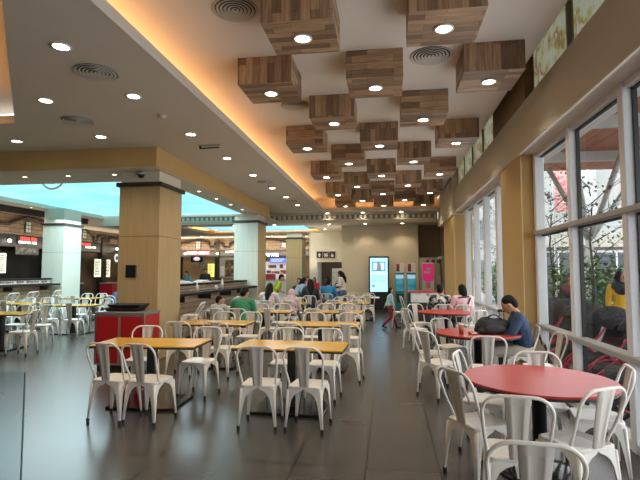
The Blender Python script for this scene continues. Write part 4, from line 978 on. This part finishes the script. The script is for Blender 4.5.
    if face:
        for s in (-1, 1):
            link('eye', MB().ball((0, 0, 0), (.014, .008, .008), 10, 6, HM @ Matrix.Translation((s*.032, .101, .142))).mesh('eye', EYE), t)
            link('eyebrow', MB().cap(HM @ V(s*.016, .106, .165), HM @ V(s*.048, .094, .163), .0045, .004, 6).mesh('eyebrow', HAIR), t)
        link('mouth', MB().ball((0, 0, 0), (.024, .007, .007), 10, 6, HM @ Matrix.Translation((0, .107, .075))).mesh('mouth', LIP), t)
    t['_tip'] = 0; del t['_tip']
    return t, J, HM
R = math.radians
# seated man by the window (faces -X)
man, JM, HMm = person('seated man in navy polo and pale trousers leaning over his black bag by the window', (1.84, 7.08, -.035), R(82), 'sit', 12, 0, (-4, 32), 'bag', (.007, .024, .065), (.42, .38, .32), hair='short', sleeve=.5, vox=.009, sleeve2=(.03, .03, .032), cloth_label='navy polo shirt')
person('boy with dark hair and black and white patterned shirt, sitting with his back turned', (1.2, 11.55, -.03), R(2), 'sit', 6, 0, (-6, 8), 'table', (.42, .42, .42), (.05, .07, .12), hair='short', sleeve=.55, vox=.012, shirt_mat=noise_ramp('patterned_cloth', [(.44, (.62, .62, .60)), (.5, (.35, .35, .34)), (.56, (.03, .03, .03))], 11, .8))
pp = MB(); rr = random.Random(31)
girl, JG, HG = person('girl in pink top with dark bag strap, sitting with her back turned by the window', (1.70, 11.45, -.03), R(14), 'sit', 4, 0, (18, 8), 'table', (.72, .44, .46), (.05, .05, .07), hair='bob', sleeve=.6, vox=.012)
link('bag_strap', remesh(MB().cap(JG['tr'](.14, -.09, .46), JG['tr'](.06, -.16, .34), .022).cap(JG['tr'](.06, -.16, .34), JG['tr'](.02, -.165, .18), .022).cap(JG['tr'](-.14, -.09, .47), JG['tr'](.1, -.10, .50), .02), .009, cm((.03, .035, .06))), girl)
child, JC, HC = person('child in teal top and dark red trousers walking along the aisle', (.03, 13.8, 0), R(-82), 'walk', 3, 0, (-10, 0), 'swing', (.33, .56, .56), (.24, .025, .045), (.03, .02, .02), hair='bob', sleeve=.62, scale=.665, vox=.013)
woman, JW, HW = person('standing woman with long dark hair, white top and blue denim, holding a dark tray', (-1.64, 17.35, 0), R(70), 'stand', 6, 0, (10, 22), 'hold', (.66, .55, .52), (.08, .13, .22), hair='long', sleeve=.7, scale=.96, vox=.014)
t = thing('handbag', 'dark handbag carried at the standing woman\'s waist', 'bag', (-1.87, 17.42, 1.08), R(70)); link('bag_body', remesh(MB().box(-.15, .15, -.05, .05, -.10, .10, .03), .012, cm((.02, .02, .025)), 3), t); part('handle', MB().tube([(-.1, 0, .1)]+[(-.1*math.cos(PI*i/8), 0, .1+.09*math.sin(PI*i/8)) for i in range(1, 8)]+[(.1, 0, .1)], .008, 6), M['black'], t)
person('broad man in green shirt seated with his back to the camera', (-3.05, 9.68, -.03), R(2), 'sit', 18, 0, (-18, 18), 'table', (.03, .20, .10), (.03, .03, .035), hair='short', sleeve=.55, scale=1.0, vox=.013, cloth_label='green T-shirt')
person('small child in pale top sitting left of the man in green', (-3.56, 9.72, .13), R(0), 'sit', 5, 0, (-50, 0), 'table', (.5, .48, .46), (.05, .06, .1), hair='short', sleeve=.55, scale=.72, vox=.012)
person('person in a pale pink headscarf seated with back to the camera', (-2.56, 12.28, -.04), R(-4), 'sit', 22, 0, (0, 16), 'table', (.50, .33, .32), (.05, .05, .05), sleeve=.7, veil=(.52, .34, .34), scale=.9, face=False)
person('long haired woman in white and pink top seated beside the pink headscarf', (-3.14, 12.28, -.03), R(-6), 'sit', 10, 0, (0, 14), 'table', (.62, .50, .50), (.05, .05, .05), hair='long', sleeve=.6, face=False)
person('person in lime green top leaning forward at a back table', (-3.8, 15.5, 0), R(-80), 'stand', 30, 0, (0, 12), 'hold', (.36, .50, .04), (.04, .04, .05), hair='short', sleeve=.5, scale=.92)
person('person in dark clothes seated behind the back table, right of the lime green top', (-3.02, 16.1, -.03), R(172), 'sit', 6, 0, (0, 5), 'table', (.05, .045, .04), (.03, .03, .03), hair='short', sleeve=.7, face=False, scale=1.05)
person('long haired woman in pale blue top bending over the back table', (-3.0, 15.15, 0), R(-50), 'stand', 38, 0, (0, 20), 'hold', (.26, .36, .46), (.06, .07, .1), hair='long', sleeve=.6, scale=.88)
person('dark haired person in black seated at the crowded back table', (-2.45, 14.95, -.03), R(15), 'sit', 10, 0, (0, 10), 'table', (.02, .02, .022), (.03, .03, .03), hair='long', sleeve=.7, face=False, scale=1.04)
person('person in bright blue jacket seated at the back with dark hair', (-2.05, 16.3, -.03), R(-6), 'sit', 8, 0, (0, 8), 'table', (.02, .20, .42), (.03, .03, .04), hair='short', sleeve=.7, face=False, scale=1.04)
person('person in red top standing far back near the corridor', (-2.95, 19.0, 0), R(170), 'stand', 5, 0, (0, 8), 'hold', (.55, .03, .06), (.05, .05, .06), hair='bob', sleeve=.6, scale=.8)
person('person in white and red top far back left of the corridor opening', (-3.3, 19.4, 0), R(190), 'stand', 5, 0, (10, 8), 'hold', (.62, .45, .45), (.05, .05, .06), hair='short', sleeve=.6, scale=.82)
person('person in dark jacket far back before the corridor opening', (-2.35, 18.6, 0), R(20), 'stand', 4, 0, (0, 10), 'down', (.03, .025, .025), (.03, .03, .03), hair='short', sleeve=.7, scale=.83, face=False)
person('stall worker with dark cap and teal top behind the bar', (-9.7, 22.2, 0), R(160), 'stand', 14, 0, (0, 18), 'hold', (.10, .28, .28), (.03, .03, .03), hair='short', sleeve=.6, scale=.95)
person('stall worker dressed in black at the far counter', (-9.25, 23.2, 0), R(200), 'stand', 12, 0, (0, 12), 'hold', (.02, .02, .022), (.03, .03, .03), hair='short', sleeve=.7, scale=1.02)
person('person in navy top hunched over the farthest left table', (-8.6, 14.0, -.03), R(-10), 'sit', 42, 0, (0, 25), 'table', (.02, .04, .10), (.03, .03, .04), hair='short', sleeve=.6, face=False)
person('person in white top seated at the farthest left table', (-8.02, 14.0, -.03), R(5), 'sit', 8, 0, (0, 10), 'table', (.6, .62, .64), (.03, .03, .04), hair='short', sleeve=.6, face=False, scale=.9)
person('shop worker in red at the red food stall counter', (-12.2, 20.9, 0), R(-100), 'stand', 6, 0, (0, 10), 'hold', (.40, .02, .03), (.03, .03, .03), hair='short', sleeve=.6, scale=.95)
# man's belongings
t = thing('duffel_bag', 'bulky black bag lying on the red table in front of the man', 'bag', (1.42, 6.98, .746), R(10))
b = MB(); b.ball((0, 0, .1), (.24, .15, .115), 18, 12); b.ball((-.08, .0, .12), (.13, .13, .12), 16, 10); b.ball((.12, .02, .11), (.14, .13, .11), 16, 10); b.box(-.22, .2, -.13, .13, .005, .09, .03)
link('bag_body', remesh(b, .013, cm((.014, .014, .016)), 4), t)
part('handle', MB().tube([(-.12+.24*i/12, -.05-.03*math.sin(PI*i/12), .2+.07*math.sin(PI*i/12)) for i in range(13)], .011, 8), M['black'], t); part('pocket', MB().ball((0, -.13, .08), (.15, .03, .06), 14, 8), cm((.02, .02, .023)), t)
part('zip', MB().tube([(-.2, 0, .19), (-.1, 0, .232), (0, 0, .222), (.12, 0, .218), (.22, .01, .17)], .005, 6), M['steel'], t)
t = thing('suitcase', 'black trolley suitcase with raised handle against the ochre pier', 'suitcase', (1.72, 7.72, 0), R(0))
link('shell', MB().box(-.17, .17, -.11, .11, .05, .62, .03).mesh('shell', cm((.016, .016, .018))), t)
part('handle', MB().tube([(-.035, 0, .6), (-.035, 0, 1.0)], .007).tube([(.035, 0, .6), (.035, 0, 1.0)], .007).box(-.055, .055, -.015, .015, .99, 1.03, .008), M['black'], t)
for x in (-.13, .13):
    for y in (-.08, .08): part('wheel', MB().lathe([(.0, -.012), (.028, -.012), (.028, .012), (0, .012)], 0, 0, 14, True, Matrix.Translation((x, y, .028)) @ Matrix.Rotation(PI/2, 4, 'Y')).box(x-.018, x+.018, y-.01, y+.01, .03, .055), M['rubber'], t)
t = thing('shoulder_bag', 'beige shoulder bag with dark straps hanging behind the man\'s chair', 'bag', (2.06, 7.02, .50), R(80))
link('bag_body', remesh(MB().ball((0, 0, .02), (.13, .10, .15), 14, 10).box(-.11, .11, -.09, .09, -.14, .05, .04), .012, cm((.42, .33, .22)), 4), t)
part('strap', MB().tube([(-.1, -.05, .12), (-.13, -.09, .0), (-.11, -.1, -.13)], .014, 8).tube([(.1, -.05, .12), (.14, -.08, .0), (.1, -.1, -.12)], .014, 8).tube([(-.1, -.02, .12), (-.04, 0, .24), (.05, 0, .24), (.1, -.02, .12)], .012, 8), cm((.05, .035, .025)), t)
# pink shawl, small cloth
# ------------------------------------------------------------------ OUTSIDE
struct('floor', MB().box(2.5, 60, -15, 60, -.16, -.04), M['pave'])
cn = thing('canopy', 'outdoor canopy with reddish plank soffit and pale steel frame beyond the tall window', 'canopy', (5.2, 8, 0))
part('soffit', MB().box(-2.2, 2.6, -12, 7.6, 4.75, 4.85), M['canopywood'], cn)
mb = MB()
for x in (-2.1, 2.5): mb.box(x-.07, x+.07, -12, 7.6, 4.5, 4.75)
part('main_beam', mb, M['truss'], cn)
mb = MB()
for y in (-8, -4, -1, 2.1, 5.2): mb.box(-2.2, 2.6, y-.07, y+.07, 4.5, 4.75)
part('cross_beam', mb, M['truss'], cn)
for y, x in ((6.8, .6), (2.6, 2.5)):
    b_ = MB().box(x-.08, x+.08, y-.08, y+.08, -.04, 2.6)
    p_ = part('post', b_, M['truss'], cn)
    for dx, dy in ((0, -2.2), (.15, 1.0), (-1.2, -.4), (1.4, -.2)): part('brace', MB().tube([(x, y, 2.5), (x+dx, y+dy, 4.6)], .075, 6), M['truss'], p_)
t = thing('lattice_panel', 'pink patterned lattice panel under the outdoor canopy', 'panel', (6.1, 17.6, 3.7)); part('panel', MB().box(-.3, .3, -.02, .02, 0, 1.9), M['pinklat'], t); part('frame', MB().box(-.35, -.3, -.04, .04, -3.74, 1.95).box(.3, .35, -.04, .04, -3.74, 1.95).box(-.35, .35, -.04, .04, 1.9, 1.95), M['truss'], t)
bd = thing('building', 'white rendered building with beige ground floor shopfront beyond the trees', 'building', (13, 24, 0))
part('wall', MB().box(-6.5, 14, -.0, 4, 3.3, 9), M['facade'], bd); part('ground_floor', MB().box(-6.5, 14, .3, 4, -.04, 3.3), M['facade_b'], bd); part('fascia', MB().box(-6.5, 14, -.15, .3, 2.75, 3.3), mat('fascia_tan', (.50, .46, .38), .7), bd)
for i in range(6): sp_ = part('shop_window', MB().box(-5.9+2.6*i, -3.9+2.6*i, .24, .3, .3, 2.5), mat('dark_glass', (.05, .055, .06), .1), bd); part('window_frame', MB().box(-5.98+2.6*i, -5.9+2.6*i, .2, .3, .2, 2.6).box(-3.9+2.6*i, -3.82+2.6*i, .2, .3, .2, 2.6).box(-5.98+2.6*i, -3.82+2.6*i, .2, .3, 2.5, 2.6).box(-4.95+2.6*i, -4.88+2.6*i, .22, .3, .2, 2.5), M['alu'], sp_)
part('stone_pier', MB().box(-4.2, -3.3, -.3, 0, 3.3, 7.5), M['stonew'], bd)
bb = thing('building', 'pale grey distant building seen through the far windows', 'building', (16, 44, 0)); part('wall', MB().box(-12, 6, 0, 4, -.04, 9), M['facade'], bb)
for i in range(7): part('window', MB().box(-11+2.3*i, -9.6+2.3*i, -.05, 0, 1.0, 2.6).box(-11+2.3*i, -9.6+2.3*i, -.05, 0, 4.4, 6.2), mat('grey_glass', (.18, .21, .22), .2), bb)
def leaves(mb, c, r, n, size, rnd, shell=.5):
    for _ in range(n):
        d = Vector((rnd.gauss(0, 1), rnd.gauss(0, 1), rnd.gauss(0, 1))).normalized()*(shell+(1-shell)*rnd.random())
        p = Vector(c)+Vector((d.x*r[0], d.y*r[1], d.z*r[2])); q = Matrix.Rotation(rnd.uniform(0, 6.3), 3, 'Z') @ Matrix.Rotation(rnd.uniform(-1, 1), 3, 'X'); s = size*rnd.uniform(.6, 1.2)
        mb.add([p+q @ Vector(v) for v in ((0, 0, 0), (s*.35, s*.5, .1*s), (0, s, 0), (-s*.35, s*.5, .1*s))], [(0, 1, 2, 3)], True)
rnd = random.Random(12)
def bush(x, y, r, h, label, n=900):
    t = thing('bush', label, 'bush', (x, y, -.04)); mb = MB(); leaves(mb, (0, 0, h*.55), (r, r, h*.45), n, .16, rnd, .45); part('foliage', mb, M['leaf'], t)
    mb = MB()
    for k in range(6): a = k*1.05; mb.tube([(0, 0, 0), (r*.4*math.cos(a), r*.4*math.sin(a), h*.45), (r*.6*math.cos(a), r*.6*math.sin(a), h*.8)], [.025, .016, .006], 5)
    part('stem', mb, M['bark'], t)
bush(4.3, 13.2, .75, 1.9, 'leafy green bush outside, left pane of the tall window'); bush(5.5, 13.8, .8, 2.15, 'leafy green bush outside, middle pane behind the strollers'); bush(6.8, 15.2, .8, 1.7, 'low green bush outside beside the white board'); bush(4.6, 20, 1.0, 2.2, 'green bush outside the far windows'); bush(5.6, 26, 1.2, 2.4, 'distant green bush beyond the far windows')
def tree(x, y, h, label, n=200):
    t = thing('tree', label, 'tree', (x, y, -.04)); tk = MB(); lf = MB(); tk.tube([(0, 0, 0), (.03, .02, h*.3), (-.04, .03, h*.55), (.02, 0, h*.75)], [.04, .033, .026, .016], 7)
    for k in range(13):
        a = k*2.4; z = h*(.32+.045*k); L = h*(.30-.008*k); e = Vector((L*math.cos(a), L*math.sin(a), z+L*.45)); m_ = Vector((L*.5*math.cos(a), L*.5*math.sin(a), z+L*.3))
        tk.tube([(0, 0, z), m_, e], [.016, .009, .004], 5); tk.tube([m_, m_+Vector((L*.35*math.cos(a+.8), L*.35*math.sin(a+.8), L*.3))], [.01, .004], 4)
        leaves(lf, e, (L*.4, L*.4, L*.3), n//13, .11, rnd, .2); leaves(lf, m_, (L*.3, L*.3, L*.25), n//26, .10, rnd, .2)
    part('trunk', tk, M['bark'], t); part('foliage', lf, M['leaf_d'], t)
tree(4.7, 14.6, 4.4, 'thin branching tree outside the left pane of the tall window'); tree(4.95, 12.45, 4.3, 'thin branching tree outside the middle pane of the tall window'); tree(8.6, 17.2, 4.6, 'slender tree outside in front of the white building', 120)
tree(4.8, 18.5, 5.5, 'tree standing outside the far windows', 600); tree(5.5, 24, 6, 'distant tree beyond the far windows', 600)
t = thing('white_board', 'white information board standing outside behind the person in yellow', 'board', (6.3, 14.2, 0)); part('board', MB().box(-.35, .35, -.03, .03, .5, 1.6, .01), M['facade'], t); part('leg', MB().box(-.33, -.28, -.2, .2, -.04, .5).box(.28, .33, -.2, .2, -.04, .5), M['steel'], t)
mb = MB(); scribble(mb, -.3, .3, .8, 1.5, random.Random(41), -.03, 9, .3); part('lettering', mb, M['steel'], t)
# push strollers parked in a row outside
FR = mat('stroller_red', (.50, .02, .06), .3); FB = mat('stroller_fabric', (.020, .020, .024), .75)
def stroller(label, loc, rz):
    t = thing('stroller', label, 'stroller', loc, rz, 'black strollers with red frames parked outside'); t.scale = (1.04, 1.04, 1.0)
    mb = MB()
    for s in (-.24, .24):
        mb.tube([(s, .42, .14), (s, .2, .42), (s, -.15, .62), (s, -.42, .98), (s, -.50, 1.04)], .016, 7); mb.tube([(s, -.40, .14), (s, -.05, .42), (s, .12, .62)], .016, 7)
        mb.tube([(s, .42, .14)]+[(s, .42*math.cos(R(a)), .14+.30*math.sin(R(a))) for a in range(20, 161, 20)]+[(s, -.40, .14)], .014, 7)
    mb.tube([(-.24, .12, .62), (0, .22, .64), (.24, .12, .62)], .016, 7); mb.tube([(-.24, .42, .14), (.24, .42, .14)], .012, 6); mb.tube([(-.24, -.4, .14), (.24, -.4, .14)], .012, 6)
    part('frame', mb, FR, t)
    part('handle', MB().tube([(-.24, -.50, 1.04), (-.2, -.53, 1.06), (.2, -.53, 1.06), (.24, -.50, 1.04)], .02, 8), M['rubber'], t)
    b = MB().box(-.21, .21, -.1, .25, .40, .47, .03); mx = Matrix.Translation((0, -.16, .66)) @ Matrix.Rotation(R(22), 4, 'X'); b.box(-.21, .21, -.04, .04, -.26, .26, .03, mx); b.box(-.2, .2, .22, .28, .2, .45, .02)
    link('seat', remesh(b, .02, FB, 2), t)
    c = MB(); pr = [(.24, R(a)) for a in range(0, 181, 15)]
    prev = None
    for a in range(20, 141, 15):
        ring = [(.245*math.cos(R(q)), -.16+.36*math.cos(R(a))*(.35+.65*math.sin(R(q))), .80+.36*math.sin(R(a))*(.35+.65*math.sin(R(q)))) for q in range(0, 181, 15)]
        if prev: bridge(c, prev, ring, False)
        prev = ring
    part('canopy', c, FB, t)
    part('basket', MB().box(-.2, .2, -.3, .25, .2, .34, .03), FB, t)
    for s in (-.24, .24):
        for y, r in ((.42, .11), (-.40, .14)): part('wheel', MB().lathe([(r-.035, -.02), (r-.005, -.024), (r, 0), (r-.005, .024), (r-.035, .02), (r-.035, -.02)], 0, 0, 20, True, Matrix.Translation((s*1.06, y, r)) @ Matrix.Rotation(PI/2, 4, 'Y'), False).box(s*1.06-.008, s*1.06+.008, y-r+.03, y+r-.03, r-.01, r+.01).box(s*1.06-.008, s*1.06+.008, y-.01, y+.01, .03, 2*r-.03), M['rubber'], t)
    return t
s0 = None
for i, (x, y, a, s) in enumerate([(3.05, 4.6, 100, 'nearest the camera behind the right mullion'), (3.0, 5.6, 95, 'second along, below the rail of the right pane'), (3.05, 6.5, 104, 'third along, in front of the person in yellow'), (3.0, 7.4, 96, 'fourth along, middle pane'), (3.05, 8.3, 100, 'fifth along, beside the middle mullion'), (3.0, 9.2, 92, 'sixth along, left pane'), (3.05, 10.1, 98, 'farthest along the row'), (4.0, 6.9, 80, 'in the second row, right pane'), (4.0, 8.2, 84, 'in the second row, middle pane')]):
    lab = 'black pushchair with red frame parked outside, '+s
    if s0 is None: s0 = stroller(lab, (x, y, -.04), R(a))
    else: dup(s0, (x, y, -.04), R(a), lab)
person('person in yellow top and black headscarf standing outside the tall window', (4.68, 10.5, -.04), R(165), 'stand', 2, 0, (40, 2), 'down', (.75, .42, .02), (.03, .03, .035), sleeve=.7, veil=(.012, .012, .014), scale=.96, vox=.012, cloth_label='yellow long top')
person('person in dark red headscarf and black clothes outside behind the strollers', (4.0, 11.2, -.04), R(150), 'stand', 10, 0, (0, 15), 'hold', (.03, .03, .035), (.03, .03, .035), sleeve=.7, veil=(.20, .04, .05), scale=.92)
# ------------------------------------------------------------------ lighting, world, camera
W = bpy.data.worlds.new('world'); sc.world = W; W.use_nodes = True
bg = W.node_tree.nodes['Background']; bg.inputs[0].default_value = (.86, .93, 1, 1); bg.inputs[1].default_value = 2.7
def area(name, loc, rot, sx, sy, power, col):
    L = bpy.data.lights.new(name, 'AREA'); L.shape = 'RECTANGLE'; L.size = sx; L.size_y = sy; L.energy = power; L.color = col
    o = bpy.data.objects.new(name, L); COL.objects.link(o); o.location = loc; o.rotation_euler = rot; return o
WARM = (1, .46, .14)
area('cove_strip', (-2.9, 7.0, ZL+.16), (PI, 0, 0), .08, 21.5, 58, WARM)
area('cove_strip', (-.3, 18.0, ZL+.2), (PI, 0, 0), 4.0, .08, 6, WARM)
area('cove_strip', (-4.45, 4.0, ZL+.2), (PI, 0, math.radians(40)), .08, 4.6, 35, WARM)
area('cove_strip', (-8.5, 6.75, ZL+.2), (PI, 0, 0), 6, .08, .8, WARM)
for loc, sx, sy in (((-6.1, 18.95, 3.62), 6, .1), ((-6.1, 23.9, 3.62), 6, .1), ((-9.3, 21.4, 3.62), .1, 4.5), ((-2.9, 21.4, 3.62), .1, 4.5)):
    area('cove_strip', loc, (PI, 0, 0), sx, sy, 26, WARM)
DAY = (.93, .97, 1)
area('window_daylight', (2.0, 3.2, 1.75), (0, PI/2, 0), 3.1, 8.4, 80, DAY)
area('window_daylight', (2.0, 11.7, 1.75), (0, PI/2, 0), 3.1, 5.0, 50, DAY)
area('sky_panel_light', (-8.2, 13.2, 3.4), (0, 0, 0), 6.5, 7.5, 430, (.78, .96, 1))
area('hall_fill', (-6, 22, 3.4), (0, 0, 0), 6, 5, 60, (1, .93, .82))  # added ambient fill over the back of the hall, no actual fitting
area('facade_fill', (-8.5, 25.5, 2.6), (PI*.82, 0, 0), 9, .2, 130, (1, .85, .65))  # added uplight brightening far ceiling and frieze, no such fitting
area('facade_fill', (-12.9, 16.5, 2.6), (0, PI*.82, 0), .2, 12, 60, (1, .85, .65))  # same added fill along the left shop fronts
area('corridor_fill', (-2.8, 20.0, 2.0), (PI*.95, 0, 0), 1.6, 1.2, 14, (1, .87, .68))  # added floating uplight to lift the ceiling before the corridor
area('column_fill', (-4.6, 21.3, 2.0), (PI*.8, 0, 0), 2.5, 1.0, 12, (1, .80, .58))  # added warm fill offsetting the green cast on the far column
cam = bpy.data.cameras.new('camera'); co = bpy.data.objects.new('camera', cam); COL.objects.link(co)
cam.sensor_width = 36; cam.lens = 475/640*36; cam.clip_start = .05; cam.clip_end = 200
co.location = (0, 0, 1.62); co.rotation_euler = (PI/2+math.radians(3.734), 0, math.radians(8.189))
sc.camera = co
sc.view_settings.view_transform = 'Standard'; sc.view_settings.look = 'None'; sc.view_settings.exposure = 0.42
